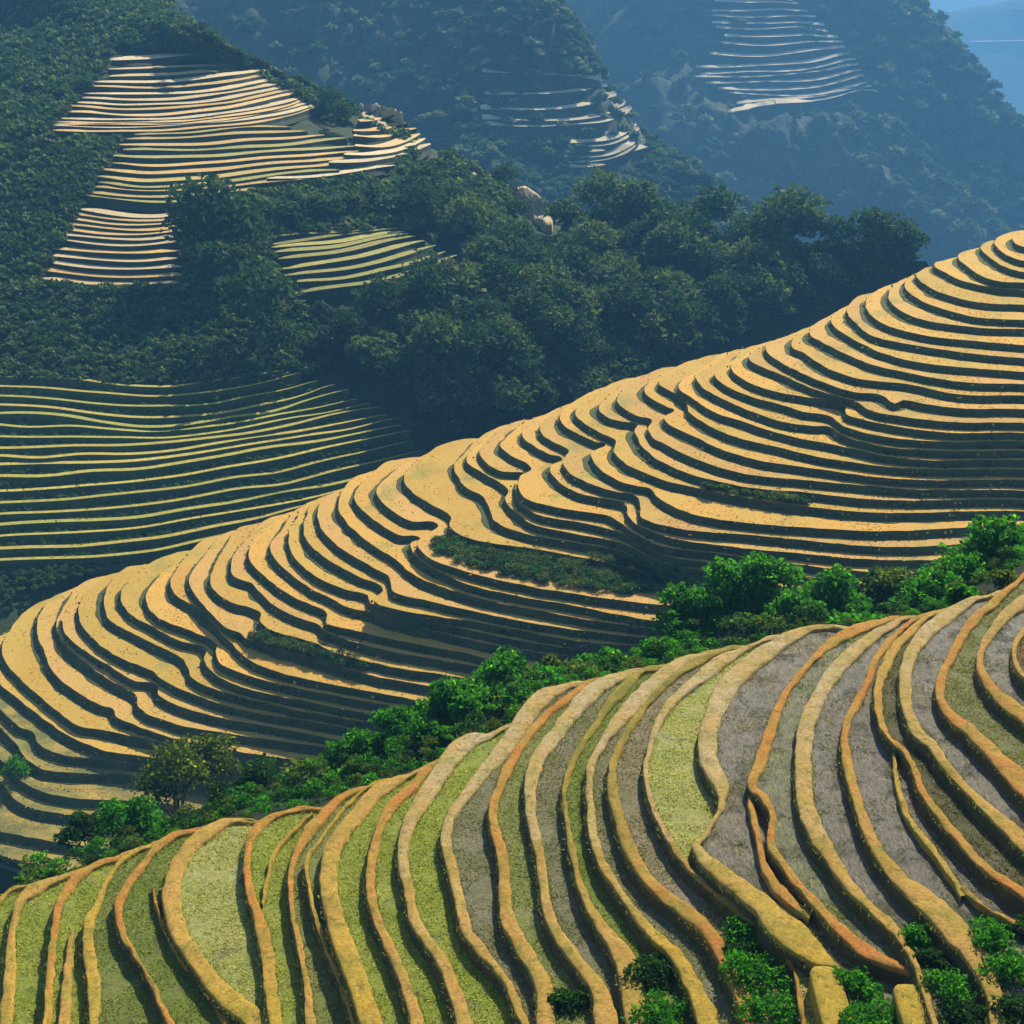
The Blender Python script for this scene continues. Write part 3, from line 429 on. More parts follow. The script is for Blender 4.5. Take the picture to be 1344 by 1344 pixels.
# ================================================================== MIDDLE HILL
MID_RIDGE = np.array([(-500, 1250), (-60, 872), (0, 825), (48, 787), (117, 756), (200, 734), (238, 715), (333, 684), (400, 660), (424, 648), (505, 605), (571, 584), (614, 567), (720, 539), (764, 516), (816, 493), (878, 477), (919, 466), (971, 456), (1038, 437), (1090, 411), (1124, 387), (1157, 376), (1229, 345), (1286, 321), (1333, 302), (1400, 285), (1700, 240)], float)
MID = [
 [(1344,324),(1331,318),(1330,311),(1342,305)],
 [(1344,342),(1329,338),(1314,330),(1305,318),(1312,310),(1330,304)],
 [(1344,357),(1317,349),(1298,337),(1287,326),(1294,318)],
 [(1344,371),(1310,369),(1286,361),(1269,349),(1257,337),(1266,330)],
 [(1344,381),(1298,376),(1262,368),(1238,356),(1226,347),(1238,342)],
 [(1344,400),(1310,399),(1274,395),(1238,385),(1214,373),(1203,361),(1212,353)],
 [(1344,420),(1286,417),(1250,409),(1219,399),(1195,385),(1187,372),(1198,361)],
 [(1344,432),(1298,431),(1250,426),(1214,420),(1186,410),(1167,394),(1167,383),(1180,369)],
 [(1344,453),(1274,447),(1226,442),(1186,434),(1155,423),(1138,406),(1138,392),(1157,378)],
 [(1344,470),(1274,464),(1226,457),(1179,449),(1143,440),(1124,425),(1112,409),(1122,392)],
 [(1344,488),(1262,482),(1203,475),(1157,463),(1131,451),(1103,435),(1091,421),(1100,408)],
 [(1344,504),(1286,503),(1238,498),(1191,489),(1143,478),(1107,463),(1079,449),(1063,438),(1072,424),(1095,411)],
 [(1344,519),(1262,518),(1191,504),(1148,500),(1119,495),(1084,482),(1055,463),(1039,454),(1045,441),(1075,422)],
 [(1344,537),(1262,536),(1214,530),(1186,525),(1174,529),(1155,518),(1119,514),(1076,500),(1047,487),(1021,473),(1005,458),(1015,448),(1040,438)],
 [(1344,555),(1250,554),(1180,546),(1140,538),(1126,528),(1088,517),(1059,507),(1021,490),(992,478),(983,469),(992,460),(1015,447)],
 [(1344,568),(1250,568),(1180,560),(1125,549),(1110,543),(1109,531),(1057,521),(1018,514),(988,504),(966,492),(961,479),(978,465),(998,452)],
 [(1344,579),(1250,580),(1160,573),(1110,560),(1088,546),(1054,540),(1021,530),(988,521),(954,507),(938,493),(945,485),(965,470),(980,457)],
 [(1344,592),(1250,592),(1160,586),(1102,570),(1090,560),(1066,559),(1030,554),(992,542),(954,526),(923,509),(914,496),(920,488),(945,474),(960,461)],
 [(1344,604),(1226,604),(1160,598),(1102,585),(1054,576),(1007,564),(971,552),(935,540),(907,521),(890,508),(897,498),(925,481),(945,465)],
 [(1344,616),(1226,616),(1160,612),(1078,600),(1018,586),(973,576),(935,561),(904,540),(900,526),(876,511),(865,502),(880,491),(905,477),(925,468)],
 [(1344,630),(1226,630),(1160,627),(1090,618),(1042,611),(995,604),(947,590),(911,573),(878,557),(872,548),(885,538),(878,535),(852,521),(846,510),(858,499),(890,480)],
 [(1344,644),(1200,642),(1066,631),(983,623),(947,614),(907,600),(871,582),(858,575),(851,562),(856,551),(838,546),(816,534),(810,522),(826,507),(850,491)],
 [(1344,656),(1160,656),(1054,646),(983,640),(940,631),(911,624),(871,607),(845,588),(833,564),(838,557),(816,553),(795,546),(786,535),(795,524),(820,503)],
 [(1344,671),(1160,673),(1060,665),(960,650),(900,637),(871,630),(850,622),(821,608),(806,593),(808,583),(807,577),(788,568),(764,553),(755,541),(768,526),(795,508)],
 [(1344,690),(1160,697),(1024,690),(960,684),(910,675),(880,663),(862,651),(853,641),(838,638),(812,631),(788,616),(776,597),(783,590),(795,583),(783,580),(764,572),(740,558),(735,546),(745,533),(765,520)],
 [(1344,712),(1167,718),(1024,706),(960,700),(914,697),(878,691),(843,680),(840,668),(836,652),(807,645),(773,634),(747,620),(739,607),(743,598),(747,591),(721,577),(709,565),(713,553),(735,537)],
 [(1344,732),(1167,735),(1024,724),(930,714),(880,706),(840,691),(824,676),(822,661),(795,655),(757,646),(732,631),(722,618),(726,609),(738,602),(721,596),(700,584),(685,570),(700,554),(718,543)],
 [(1344,750),(1167,752),(1024,738),(930,725),(870,717),(832,700),(816,687),(795,676),(754,670),(718,663),(690,654),(680,639),(684,625),(697,614),(671,598),(657,585),(665,574),(690,554)],
 [(1344,768),(1167,769),(1024,752),(930,738),(870,728),(816,700),(768,687),(716,678),(690,667),(677,650),(679,632),(695,623),(657,618),(634,603),(630,589),(648,570),(668,557)],
 [(1167,786),(1024,768),(930,750),(870,738),(812,712),(747,699),(700,688),(676,672),(662,655),(668,645),(662,637),(638,623),(615,608),(614,598),(630,583),(650,563)],
 [(1100,792),(960,764),(878,748),(812,723),(747,711),(688,700),(650,684),(642,665),(634,652),(612,640),(602,627),(596,611),(608,597),(632,572)],
 [(1000,785),(930,768),(854,752),(783,736),(711,722),(640,712),(608,704),(590,690),(592,678),(566,662),(540,645),(530,630),(535,617),(550,603),(570,589)],
 [(1000,800),(890,795),(830,790),(759,780),(688,768),(612,750),(562,731),(548,714),(558,702),(574,688),(540,684),(512,668),(494,648),(500,635),(525,612)],
 [(1000,812),(873,815),(819,808),(759,796),(688,784),(618,768),(576,750),(552,735),(538,714),(552,706),(524,702),(488,680),(466,656),(470,640),(490,620),(505,607)],
 [(1000,828),(873,826),(800,818),(711,802),(640,788),(580,770),(543,754),(519,734),(484,712),(453,683),(444,664),(452,640),(464,627)],
 [(1000,842),(861,838),(783,830),(711,820),(640,806),(560,788),(515,776),(512,758),(500,750),(460,728),(426,700),(417,676),(424,655)],
 [(1000,856),(850,848),(760,842),(686,828),(614,815),(555,806),(514,798),(491,788),(503,773),(474,758),(438,739),(407,715),(398,696),(402,677),(412,658)],
 [(1000,868),(850,858),(760,852),(688,842),(620,828),(560,815),(510,802),(486,790),(483,781),(450,772),(414,756),(386,730),(379,703),(390,679),(400,662)],
 [(1000,880),(830,866),(735,860),(640,845),(570,828),(520,815),(486,804),(452,796),(438,787),(407,772),(376,749),(356,727),(356,713),(368,699),(385,672)],
 [(1000,895),(735,880),(660,868),(600,855),(520,840),(462,826),(430,818),(429,804),(386,784),(352,760),(330,739),(327,720),(340,699),(360,682)],
 [(1000,910),(735,894),(660,882),(600,870),(520,856),(470,844),(428,829),(417,819),(390,810),(355,791),(329,765),(306,755),(306,730),(326,706),(345,684)],
 [(900,915),(690,899),(600,888),(520,876),(450,860),(410,843),(354,826),(342,815),(340,802),(300,789),(277,768),(278,752),(295,718),(312,694)],
 [(900,940),(680,918),(600,906),(520,893),(462,880),(420,866),(360,850),(322,838),(316,831),(295,822),(271,799),(251,772),(251,753),(268,730),(290,703)],
 [(900,955),(600,928),(500,910),(414,894),(367,882),(330,868),(312,852),(302,842),(290,832),(267,803),(232,782),(224,763),(238,739),(262,712)],
 [(900,965),(600,940),(500,924),(414,908),(367,898),(319,884),(290,872),(283,858),(284,845),(250,828),(208,811),(192,790),(196,772),(225,741)],
 [(900,975),(560,948),(480,936),(400,920),(340,908),(300,895),(278,880),(268,866),(270,852),(238,841),(198,822),(165,800),(159,778),(171,761),(195,740)],
 [(900,985),(560,958),(470,946),(400,934),(330,918),(280,904),(252,890),(246,876),(239,864),(179,834),(142,811),(137,788),(144,766),(165,745)],
 [(900,995),(560,970),(460,956),(400,946),(320,932),(262,914),(228,900),(210,890),(200,881),(148,858),(113,828),(103,807),(107,788),(130,762)],
 [(900,1005),(560,985),(440,970),(400,962),(320,948),(286,941),(238,928),(208,912),(207,899),(176,893),(143,874),(105,850),(84,828),(82,811),(95,793),(112,766)],
 [(900,1015),(520,992),(400,977),(320,966),(286,961),(238,952),(198,939),(181,926),(178,912),(143,892),(107,866),(81,840),(74,818),(84,797),(104,768)],
 [(900,1025),(420,1000),(320,988),(286,980),(238,972),(181,953),(154,941),(148,930),(133,926),(95,904),(69,880),(58,854),(50,835),(50,812),(66,786)],
 [(900,1035),(420,1010),(290,992),(229,980),(179,967),(133,958),(105,953),(83,939),(48,910),(16,880),(4,860),(3,846),(16,822),(40,797)],
 [(900,1045),(420,1022),(290,1006),(226,998),(190,993),(133,984),(83,961),(36,927),(0,897),(-22,872),(-26,860),(-10,840)],
 [(900,1060),(420,1036),(260,1012),(164,1000),(107,994),(69,987),(50,975),(43,961),(24,953),(0,930),(-30,900),(-45,880)],
 [(900,1075),(420,1055),(260,1030),(167,1016),(110,1015),(60,1010),(35,997),(19,974),(0,955),(-40,925),(-70,900)],
 [(800,1100),(360,1085),(220,1055),(140,1050),(100,1048),(60,1040),(30,1026),(8,1003),(-8,992),(-60,950),(-110,920)],
 [(800,1125),(360,1110),(220,1085),(140,1072),(100,1070),(50,1063),(20,1050),(4,1030),(-20,1010),(-80,970),(-140,940)],
 [(800,1150),(360,1140),(220,1120),(120,1112),(80,1106),(30,1097),(-20,1085),(-80,1050),(-160,990)],
 [(800,1190),(300,1170),(120,1150),(60,1138),(0,1122),(-80,1090),(-200,1030)],
]
NM = len(MID); ZM0, DZM = -40.0, 0.84
ORD = ['first', 'second', 'third', 'fourth', 'fifth', 'sixth', 'seventh', 'eighth', 'ninth', 'tenth', 'eleventh', 'twelfth', 'thirteenth', 'fourteenth', 'fifteenth', 'sixteenth', 'seventeenth', 'eighteenth', 'nineteenth', 'twentieth']
def ordinal(n):
    if n <= 20: return ORD[n - 1]
    t, u = divmod(n, 10); tens = {2: 'twenty', 3: 'thirty', 4: 'forty', 5: 'fifty'}[t]
    return f'{tens}-{ORD[u - 1]}' if u else {2: 'twentieth', 3: 'thirtieth', 4: 'fortieth', 5: 'fiftieth'}[t]
mid_rims, RIM = [], []
for i, pts in enumerate(MID):
    E = pts[0]; C = crom(np.array([(E[0] + 520, E[1] + 50), (E[0] + 200, E[1] + 16)] + pts + ridge_ext(MID_RIDGE, pts[-1], ((20, 4), (45, 9), (90, 24), (160, 60), (280, 120))), float), 3.2)
    RIM.append(wob(np.array([on_level(x, y, ZM0 - DZM * i)[:2] for x, y in C]), 0.16, 0.45, i * 2.7))
tuftP = []
for i, pts in enumerate(MID):
    z = ZM0 - DZM * i; P = RIM[i]
    room = np.full(len(P), 2.0)
    if i + 1 < NM:
        kd = kdtree.KDTree(len(RIM[i + 1]))
        for j, q in enumerate(RIM[i + 1]): kd.insert((q[0], q[1], 0), j)
        kd.balance(); room = np.array([kd.find((q[0], q[1], 0))[2] for q in P])
    room = np.clip(np.convolve(np.pad(room, 4, 'edge'), np.ones(9) / 9, 'valid')[:len(P)] * 0.33, 0.06, 1.0)
    e = P[-1]; poly = [tuple(p) for p in P] + [(e[0] + 15, e[1] + 8), (190.0, 330.0), (200.0, 150.0)]
    c = P[len(P) // 2]; root = empty('rice_terrace', (float(c[0]), float(c[1]), z)); inv = Vector((-c[0], -c[1], -z))
    q = rng.random(); base = np.array((0.66, 0.37, 0.075)) * (1 - 0.7 * q) + np.array((0.54, 0.37, 0.07)) * 0.7 * q
    if i > 44: base = base * 0.8 + np.array((0.38, 0.38, 0.07)) * 0.2
    if rng.random() < 0.3: base = base * 0.5 + np.array((0.52, 0.31, 0.13)) * 0.5
    base = base * rng.uniform(0.78, 1.0)
    nm = 'golden' if q < 0.5 else 'straw yellow'
    if i > 52: base = np.array((0.14, 0.15, 0.05)); nm = 'dull green'
    if i == 0: lab = 'small golden rice terrace ringing the summit knob of the middle hill'
    elif i < 30: lab = f'{nm} rice terrace on the middle hill, {ordinal(i)} step below its summit terrace'
    else: lab = f'{nm} rice terrace on the middle hill, {ordinal(NM - i)} step up from the gully'
    tag(root, lab, 'rice terrace', 'stepped rice terraces of the middle hill')
    V = [(p[0], p[1], z) for p in poly]
    fm = mesh('field', V, [list(range(len(V)))], [M_STRAW], smooth=False)
    for v in fm.vertices: v.co += inv
    link('field', fm, root, color=tuple(base))
    nn = normals2(P); kz = np.array([nz(p[0] * 0.5, p[1] * 0.5, i * 1.3) for p in P]); kw = np.array([nz(p[0] * 0.13, p[1] * 0.13, i * 2.1) for p in P])
    rows = []
    for dz, off, wq in ((0.004, 0.0, 0.0), (0.12, 0.04, 0.10), (0.34, 0.10, 0.22), (0.60, 0.18, 0.26), (0.76, 0.30, 0.24), (0.795, 0.62, 0.30), (0.815, 0.95, 0.36), (0.90, 1.0, 0.36), (2.4, 1.05, 0.3)):  # lower rows flare into an added grass apron, imitating the dark shade band
        o_ = off + kz * wq * 0.8 + (kw * 0.55 if off > 0.5 else 0)
        rows.append(np.column_stack([P + nn * (np.maximum(o_, off * 0.3) * room)[:, None], np.full(len(P), z - dz)]))
    bm_ = loft('bank', rows, [M_BANK])
    for v in bm_.vertices: v.co += inv
    link('bank', bm_, root)
    mid_rims.append((P, z)); 
    sel = rows[0][::2]; tuftP.append((sel, normals2(P)[::2]))
# straw left standing on the treads
qs, ts = [], []
for i, P in enumerate(RIM):
    nn = normals2(P); px = project(np.column_stack([P, np.full(len(P), ZM0 - DZM * i)])); ok = (px[:, 0] > -60) & (px[:, 0] < 1420) & (px[:, 1] < 1130)
    for rep_ in range(5):
        m = int(ok.sum()); 
        if m < 4: continue
        d = rng.uniform(0.05, 3.6, m); o = np.column_stack([P[ok] - nn[ok] * d[:, None] + rng.normal(0, 0.25, (m, 2)), np.full(m, ZM0 - DZM * i)])
        kk = np.array([nz(p[0] * 0.22, p[1] * 0.22, i * 1.7) for p in o]) + rng.normal(0, 0.25, m); o = o[kk > 0.05]; m = len(o)
        if m < 2: continue
        ang = rng.uniform(0, math.pi, m); s_ = rng.uniform(0.06, 0.18, m); u = np.stack([np.cos(ang) * s_, np.sin(ang) * s_, np.zeros(m)], 1)
        up = np.column_stack([rng.normal(0, 0.08, (m, 2)), rng.uniform(0.04, 0.11, m)])
        qs.append(np.stack([o - u, o + u, o + up + u * 0.6, o + up - u * 0.6], 1))
        tt = np.array((0.60, 0.37, 0.09)) * rng.uniform(0.72, 1.1, (m, 1)); ts.append(tt)
o = link('straw_stubble', quads_mesh('straw_stubble', np.vstack(qs), M_GRASS, np.vstack(ts)))
tag(o, 'cut golden straw left standing on the middle hill terraces', 'stubble', kind='stuff')
# rank grass hanging on the banks
TP, TN = [], []
for sel, nn in tuftP:
    px = project(sel); ok = (px[:, 0] > -60) & (px[:, 0] < 1420) & (px[:, 1] < 1200)
    TP.append(sel[ok]); TN.append(nn[ok])
TP, TN = np.vstack(TP), np.vstack(TN)
qs, ts = [], []
for rep in range(5):
    n = len(TP); dn = rng.uniform(0.32, 0.95, n)
    o = TP + np.column_stack([TN * (0.10 + 0.16 * dn)[:, None] + rng.normal(0, 0.18, (n, 2)), -dn])
    keep = np.array([nz(p[0] * 0.35, p[1] * 0.35, 8) for p in o]) + rng.normal(0, 0.2, n) > -0.1
    o = o[keep]; n = len(o); ang = rng.uniform(0, math.pi, n); s = rng.uniform(0.08, 0.22, n)
    u = np.stack([np.cos(ang) * s, np.sin(ang) * s, np.zeros(n)], 1); up = np.column_stack([rng.normal(0, 0.10, (n, 2)), rng.uniform(0.12, 0.34, n)])
    qs.append(np.stack([o - u, o + u, o + up + u * 0.5, o + up - u * 0.6], 1))
    tt = np.array((0.045, 0.07, 0.025)) * rng.uniform(0.5, 1.7, (n, 1)); dry = rng.random(n) < 0.22; tt[dry] = np.array((0.16, 0.12, 0.05)); ts.append(tt)
o = link('bank_grass', quads_mesh('bank_grass', np.vstack(qs), M_GRASS, np.vstack(ts)))
tag(o, 'rank dark grass hanging over the terrace banks of the middle hill', 'grass', kind='stuff')

# ================================================================== GULLY between the near and the middle hill
rx = np.linspace(-300, 1800, 90); rr = []
ridge3 = []
tips = np.array([(FG[i][0][-1][0], zf(i)) for i in range(NF)])
for x in rx:
    y = np.interp(x, FG_RIDGE[:, 0], FG_RIDGE[:, 1]) + 16
    ridge3.append(on_level(x, y, np.interp(x, tips[:, 0], tips[:, 1]) - 1.4))
ridge3 = np.array(ridge3); rows = []
for k in range(40):
    s = k * 2.6; dz = -0.50 * s - 0.0022 * s * s
    q = ridge3 + np.array([0.0, s, 0.0]) + np.array([[0, 0, max(dz, -60)]])
    q = q.copy(); q[:, 2] += np.array([1.2 * nz(p[0] * 0.12, p[1] * 0.12, 2) + 0.5 * nz(p[0] * 0.4, p[1] * 0.4, 3) for p in q]) * min(1, k / 4)
    rows.append(q)
GUL = rows
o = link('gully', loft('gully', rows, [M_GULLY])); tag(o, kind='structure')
GKD = kdtree.KDTree(len(rows) * len(rx))
for k, r in enumerate(rows):
    for j, p in enumerate(r): GKD.insert((p[0], p[1], 0), k * len(rx) + j)
GKD.balance(); GV = np.vstack(rows)
def gully_z(x, y): return GV[GKD.find((x, y, 0))[1], 2]
# slope below the lowest terrace of the middle hill
P, z = mid_rims[-1]
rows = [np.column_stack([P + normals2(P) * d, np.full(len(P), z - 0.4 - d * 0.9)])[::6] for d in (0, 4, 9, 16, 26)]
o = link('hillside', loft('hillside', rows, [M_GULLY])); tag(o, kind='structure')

def inpoly(x, y, poly):
    c = False; n = len(poly)
    for i in range(n):
        (x1, y1), (x2, y2) = poly[i], poly[(i + 1) % n]
        if (y1 > y) != (y2 > y) and x < (x2 - x1) * (y - y1) / (y2 - y1) + x1: c = not c
    return c
def on_mid(px, py):
    best = None
    for P, z in mid_rims:
        q = on_level(px, py, z)
        if inpoly(q[0], q[1], [tuple(v) for v in P[::8]] + [(190.0, 330.0), (200.0, 150.0)]): return q
    return best
PAL_BRIGHT = ((0.020, 0.10, 0.010), (0.055, 0.23, 0.018), (0.13, 0.36, 0.04))
PAL_MOSS = ((0.03, 0.06, 0.012), (0.09, 0.13, 0.025), (0.22, 0.24, 0.06))
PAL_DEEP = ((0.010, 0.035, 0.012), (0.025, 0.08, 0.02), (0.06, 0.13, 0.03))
def near_tree(kind, px, py, Y, rpx, lab, cat, pal, n, leaf, squash=0.85, lobes=7, group='green trees and bushes along the gully', zbase=None):
    c = at_dist(px, py, Y); r = rpx * (1.18 if cat in ('tree', 'bush', 'shrub') else 1.0) * np.linalg.norm(c) / FPX; n = int(n * (1.6 if cat != 'weeds' else 1.0))
    zb = gully_z(c[0], c[1]) if zbase is None else zbase
    h = max(c[2] - zb, r * 0.6)
    root = empty(kind, (c[0], c[1], c[2] - h)); L = [(0, 0, h, r * 0.75)]
    for k in range(lobes):
        a = k / lobes * 2 * math.pi + rng.uniform(-0.4, 0.4); q = r * rng.uniform(0.35, 0.62)
        L.append((math.cos(a) * r * 0.62, math.sin(a) * r * 0.62, h + r * rng.uniform(-0.55, 0.5) * squash, q))
    L.append((rng.uniform(-.2, .2) * r, 0, h + r * 0.6 * squash, r * 0.45))
    link('crown', crown_mesh('crown', n, L, leaf, pal, M_LEAF), root)
    link('trunk' if cat == 'tree' else 'stem', trunk_mesh('trunk', h * 0.8, max(0.05, r * 0.07), L), root)
    tag(root, lab, cat, group)
NEAR = [
 ('broadleaf_tree', 1290, 752, 68, 74, 'round bright green tree behind the right ridge of the near hillside', 'tree', PAL_BRIGHT, 5200, 0.17),
 ('broadleaf_tree', 1225, 790, 74, 36, 'small leafy tree leaning on the left flank of the round right tree', 'tree', PAL_BRIGHT, 1800, 0.16),
 ('broadleaf_tree', 985, 778, 80, 50, 'tallest bright green tree in the gully, right of centre', 'tree', PAL_BRIGHT, 3600, 0.17),
 ('broadleaf_tree', 1088, 792, 80, 46, 'spreading green tree with drooping right branch, beside the tallest gully tree', 'tree', PAL_BRIGHT, 3000, 0.17),
 ('broadleaf_tree', 915, 818, 78, 48, 'lower bushy green tree at left foot of the tallest gully tree', 'tree', PAL_BRIGHT, 3200, 0.17),
 ('broadleaf_tree', 1035, 812, 76, 36, 'squat green tree filling the gap under two taller gully trees', 'tree', PAL_BRIGHT, 2000, 0.17),
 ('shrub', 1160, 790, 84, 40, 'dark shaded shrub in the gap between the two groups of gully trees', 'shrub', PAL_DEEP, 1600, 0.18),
 ('shrub', 858, 862, 70, 26, 'small dark shrub below the lower bushy tree on the near ridge', 'shrub', PAL_BRIGHT, 1000, 0.15),
 ('shrub', 790, 880, 74, 32, 'low green shrub on the near ridge at picture centre', 'shrub', PAL_BRIGHT, 1400, 0.16),
 ('shrub', 722, 892, 72, 34, 'mossy shrub with yellow tips left of the picture centre gully', 'shrub', PAL_MOSS, 1500, 0.15),
 ('shrub', 650, 905, 70, 46, 'big rounded bright bush under the middle hill terraces', 'bush', PAL_BRIGHT, 3000, 0.15),
 ('shrub', 590, 935, 67, 46, 'leafy bright bush tumbling over the near ridge', 'bush', PAL_BRIGHT, 3000, 0.15),
 ('shrub', 535, 968, 66, 42, 'feathery green bush second along the tumbling bush row', 'bush', PAL_BRIGHT, 2600, 0.14),
 ('shrub', 475, 1000, 65, 40, 'soft green bush third along the tumbling bush row', 'bush', PAL_BRIGHT, 2400, 0.14),
 ('shrub', 410, 1030, 64, 36, 'pale tipped bush at the lower end of the bush row', 'bush', PAL_BRIGHT, 2000, 0.13),
 ('shrub', 335, 1040, 72, 44, 'dark mossy bush beside the slanting grass bank', 'bush', PAL_DEEP, 2200, 0.15),
 ('shrub', 225, 1020, 84, 42, 'yellowish seed headed shrub at the foot of the middle hill', 'shrub', PAL_MOSS, 1900, 0.15),
 ('shrub', 275, 1000, 88, 34, 'olive shrub tucked under the lowest golden terraces', 'shrub', PAL_MOSS, 1500, 0.15),
 ('shrub', 1262, 783, 57, 16, 'small shrub under the round right tree, close to the near ridge', 'shrub', PAL_BRIGHT, 800, 0.13),
 ('shrub', 1318, 764, 57, 16, 'small shrub at the right edge under the round right tree', 'shrub', PAL_MOSS, 800, 0.13),
 ('shrub', 178, 1080, 64, 36, 'vivid green shrub overhanging the left end of the near ridge', 'shrub', PAL_BRIGHT, 2000, 0.13),
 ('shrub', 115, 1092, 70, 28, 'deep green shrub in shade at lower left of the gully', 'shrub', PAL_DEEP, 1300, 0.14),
 
]
for a in NEAR: near_tree(*a)
q = on_mid(22, 1022)
if q is not None: near_tree('shrub', 22, 1008, q[1], 17, 'single dark bush growing on a low terrace of the middle hill at left edge', 'shrub', PAL_BRIGHT, 900, 0.16, zbase=q[2])
# weeds that fill the foot of the near terraces
WEEDS = [(855, 1285, 40), (868, 1338, 40), (742, 1320, 26), (985, 1232, 34), (992, 1290, 44), (1010, 1335, 44), (968, 1258, 24), (1125, 1300, 34), (1140, 1345, 40), (1110, 1345, 26), (1198, 1232, 24), (1245, 1300, 36), (1262, 1338, 34), (1300, 1235, 34), (1330, 1280, 40), (1340, 1335, 40), (1345, 1225, 26), (1225, 1262, 22)]
WL = ['dark leafy weed clump between two bunds at bottom centre', 'grassy weed clump on the bottom edge right of the tan slab', 'low weed tuft beside the blunt tan buttress', 'ivy like weed clump at the top of the weedy gap left of the ramp', 'thick weed clump left of the upright mud buttress', 'tall grass clump on the bottom edge left of the upright buttress', 'small leafy weed clump beside the tan ramp edge', 'shaggy weed clump between the two mud buttresses', 'bright weed clump on the bottom edge between the mud buttresses', 'small grass tuft at the right foot of the upright buttress', 'upright dark weed clump at the tip of the stout tan bund', 'sprawling weed clump beneath the root like bund', 'leafy weed clump on the bottom edge under the root like bund', 'bushy weed clump right of the root like bund', 'dense green weed clump on the right edge of the picture', 'large weed clump in the bottom right corner', 'sunlit weed clump under the low rust coloured bund', 'ragged weed clump left of the root like bund']
for (px, py, rp), lab in zip(WEEDS, WL):
    h0 = None
    d = ray(px, py); h0 = FG_BVH.ray_cast(Vector((0, 0, 0)), Vector(d).normalized())
    p = np.array(h0[0]) if h0[0] else on_level(px, py, -23)
    near_tree('weed_clump', px, py, p[1], rp, lab, 'weeds', PAL_BRIGHT if rng.random() < .6 else PAL_DEEP, int(900 + rp * 22), 0.06, 0.5, 6, 'weeds at the foot of the near terraces', p[2])

# ================================================================== LEFT HILL
LH = [  # level, contour in the picture from the left end to the right end; a third number is a forward distance
 (-90, [(-300,870),(0,860),(200,820),(400,760),(560,700),(700,660),(900,600),(1100,540),(1300,480)]),
 (-86, [(-300,785),(0,775),(200,745),(400,690),(560,645),(700,605),(900,545),(1100,485),(1300,430)]),
 (-78, [(-300,650),(0,640),(200,622),(400,596),(520,575),(650,558),(800,515),(1000,440),(1240,375)]),
 (-70, [(-300,500),(0,502),(200,512),(380,495),(520,485),(660,470),(800,420),(960,372),(1230,345)]),
 (-64.5, [(-300,430),(0,430),(200,432),(400,425),(560,402),(700,365),(830,325),(960,325),(1215,332)]),
 (-60, [(-300,385),(50,374),(230,378),(400,385),(520,372),(600,338),(680,300),(722,285),(900,350,410),(1215,365,420)]),
 (-54, [(-300,325),(60,315),(200,318),(400,300),(540,288),(605,258),(648,234),(690,290,430),(800,380,470),(1150,420,490)]),
 (-46, [(-300,250),(100,245),(280,235),(420,226),(500,212),(545,196),(568,187),(640,260,440),(780,380,490),(1000,430,500)]),
 (-38, [(-300,170),(70,180),(170,170),(300,165),(380,154),(430,142),(459,136),(540,210,460),(700,390,520),(900,460,540)]),
 (-28, [(-300,80),(140,95),(230,92),(290,90),(320,87),(334,85),(343,85),(430,180,480),(600,390,560),(800,490,580)]),
 (-18, [(-300,0),(100,30),(180,33),(220,36),(240,38),(252,39),(262,40),(360,150,500),(540,390,600),(700,510,620)]),
 (0, [(-300,-60,480),(60,-30,490),(150,-12,500),(200,2,505),(232,16,500),(262,40,490),(310,95,510),(400,190,540),(540,400,620),(700,520,640)]),
 (0, [(-300,-140,540),(0,-110,550),(100,-80,560),(160,-50,570),(196,-18,570),(226,14,560),(290,95,570),(380,210,600),(540,420,660),(700,540,680)]),
 (0, [(-300,-60,700),(0,-20,700),(100,10,700),(160,40,700),(196,70,700),(226,90,700),(290,180,700),(380,300,700),(540,480,720),(700,600,720)]),
]
LR = []
for z, pts in LH:
    pts = [np.array(on_level(p[0], p[1], z) if len(p) == 2 else at_dist(*p)) for p in pts]
    pts = np.array(pts); t = np.linspace(0, 1, len(pts)); T = np.linspace(0, 1, 150)
    C = crom(np.column_stack([pts, t]), 1.5)
    LR.append(np.stack([np.interp(T, C[:, 3], C[:, k]) for k in range(3)], 1))
LR = np.array(LR)                                        # (levels, 150, 3)
vv = np.arange(len(LR)); fine = np.linspace(0, len(LR) - 1, 150)
G = np.stack([np.stack([np.interp(fine, vv, LR[:, j, k]) for j in range(150)], 1) for k in range(3)], -1)
def rough(G, amp, sc, seed, drop=0.0):
    H = G.copy()
    for a in range(G.shape[0]):
        for b in range(G.shape[1]):
            p = G[a, b]; k = nz(p[0] * sc, p[1] * sc, p[2] * sc + seed) + 0.5 * nz(p[0] * sc * 2.4, p[1] * sc * 2.4, seed + 4) + 0.25 * nz(p[0] * sc * 6, p[1] * sc * 6, seed + 8)
            H[a, b, 2] += amp * k - drop
    return H
def grid_obj(name, H, mat, kind='structure'):
    o = link(name, loft(name, [H[a] for a in range(H.shape[0])], [mat])); return tag(o, kind=kind)
H_left = rough(G, 0.9, 0.06, 1, 1.9); grid_obj('left_hill', H_left, M_HILL)
class Surf:
    def __init__(s, H):
        s.P = H.reshape(-1, 3); s.px = project(s.P); s.kd = kdtree.KDTree(len(s.P))
        for i, p in enumerate(s.px): s.kd.insert((p[0], p[1], 0), i)
        s.kd.balance()
    def at(s, x, y):                                     # nearest-to-camera blend of the surface along a sight line
        f = s.kd.find_n((x, y, 0), 7); wsum = 0; D = 0; ys = [s.P[i][1] for _, i, _ in f]; y0 = min(ys)
        for (_, i, d) in f:
            if s.P[i][1] > y0 * 1.06: continue
            ww = 1 / (d * d + 1.0); wsum += ww; D += ww * s.P[i][1]
        return at_dist(x, y, D / wsum)
SL = Surf(rough(G, 0.0, 0.06, 1, 0.2))
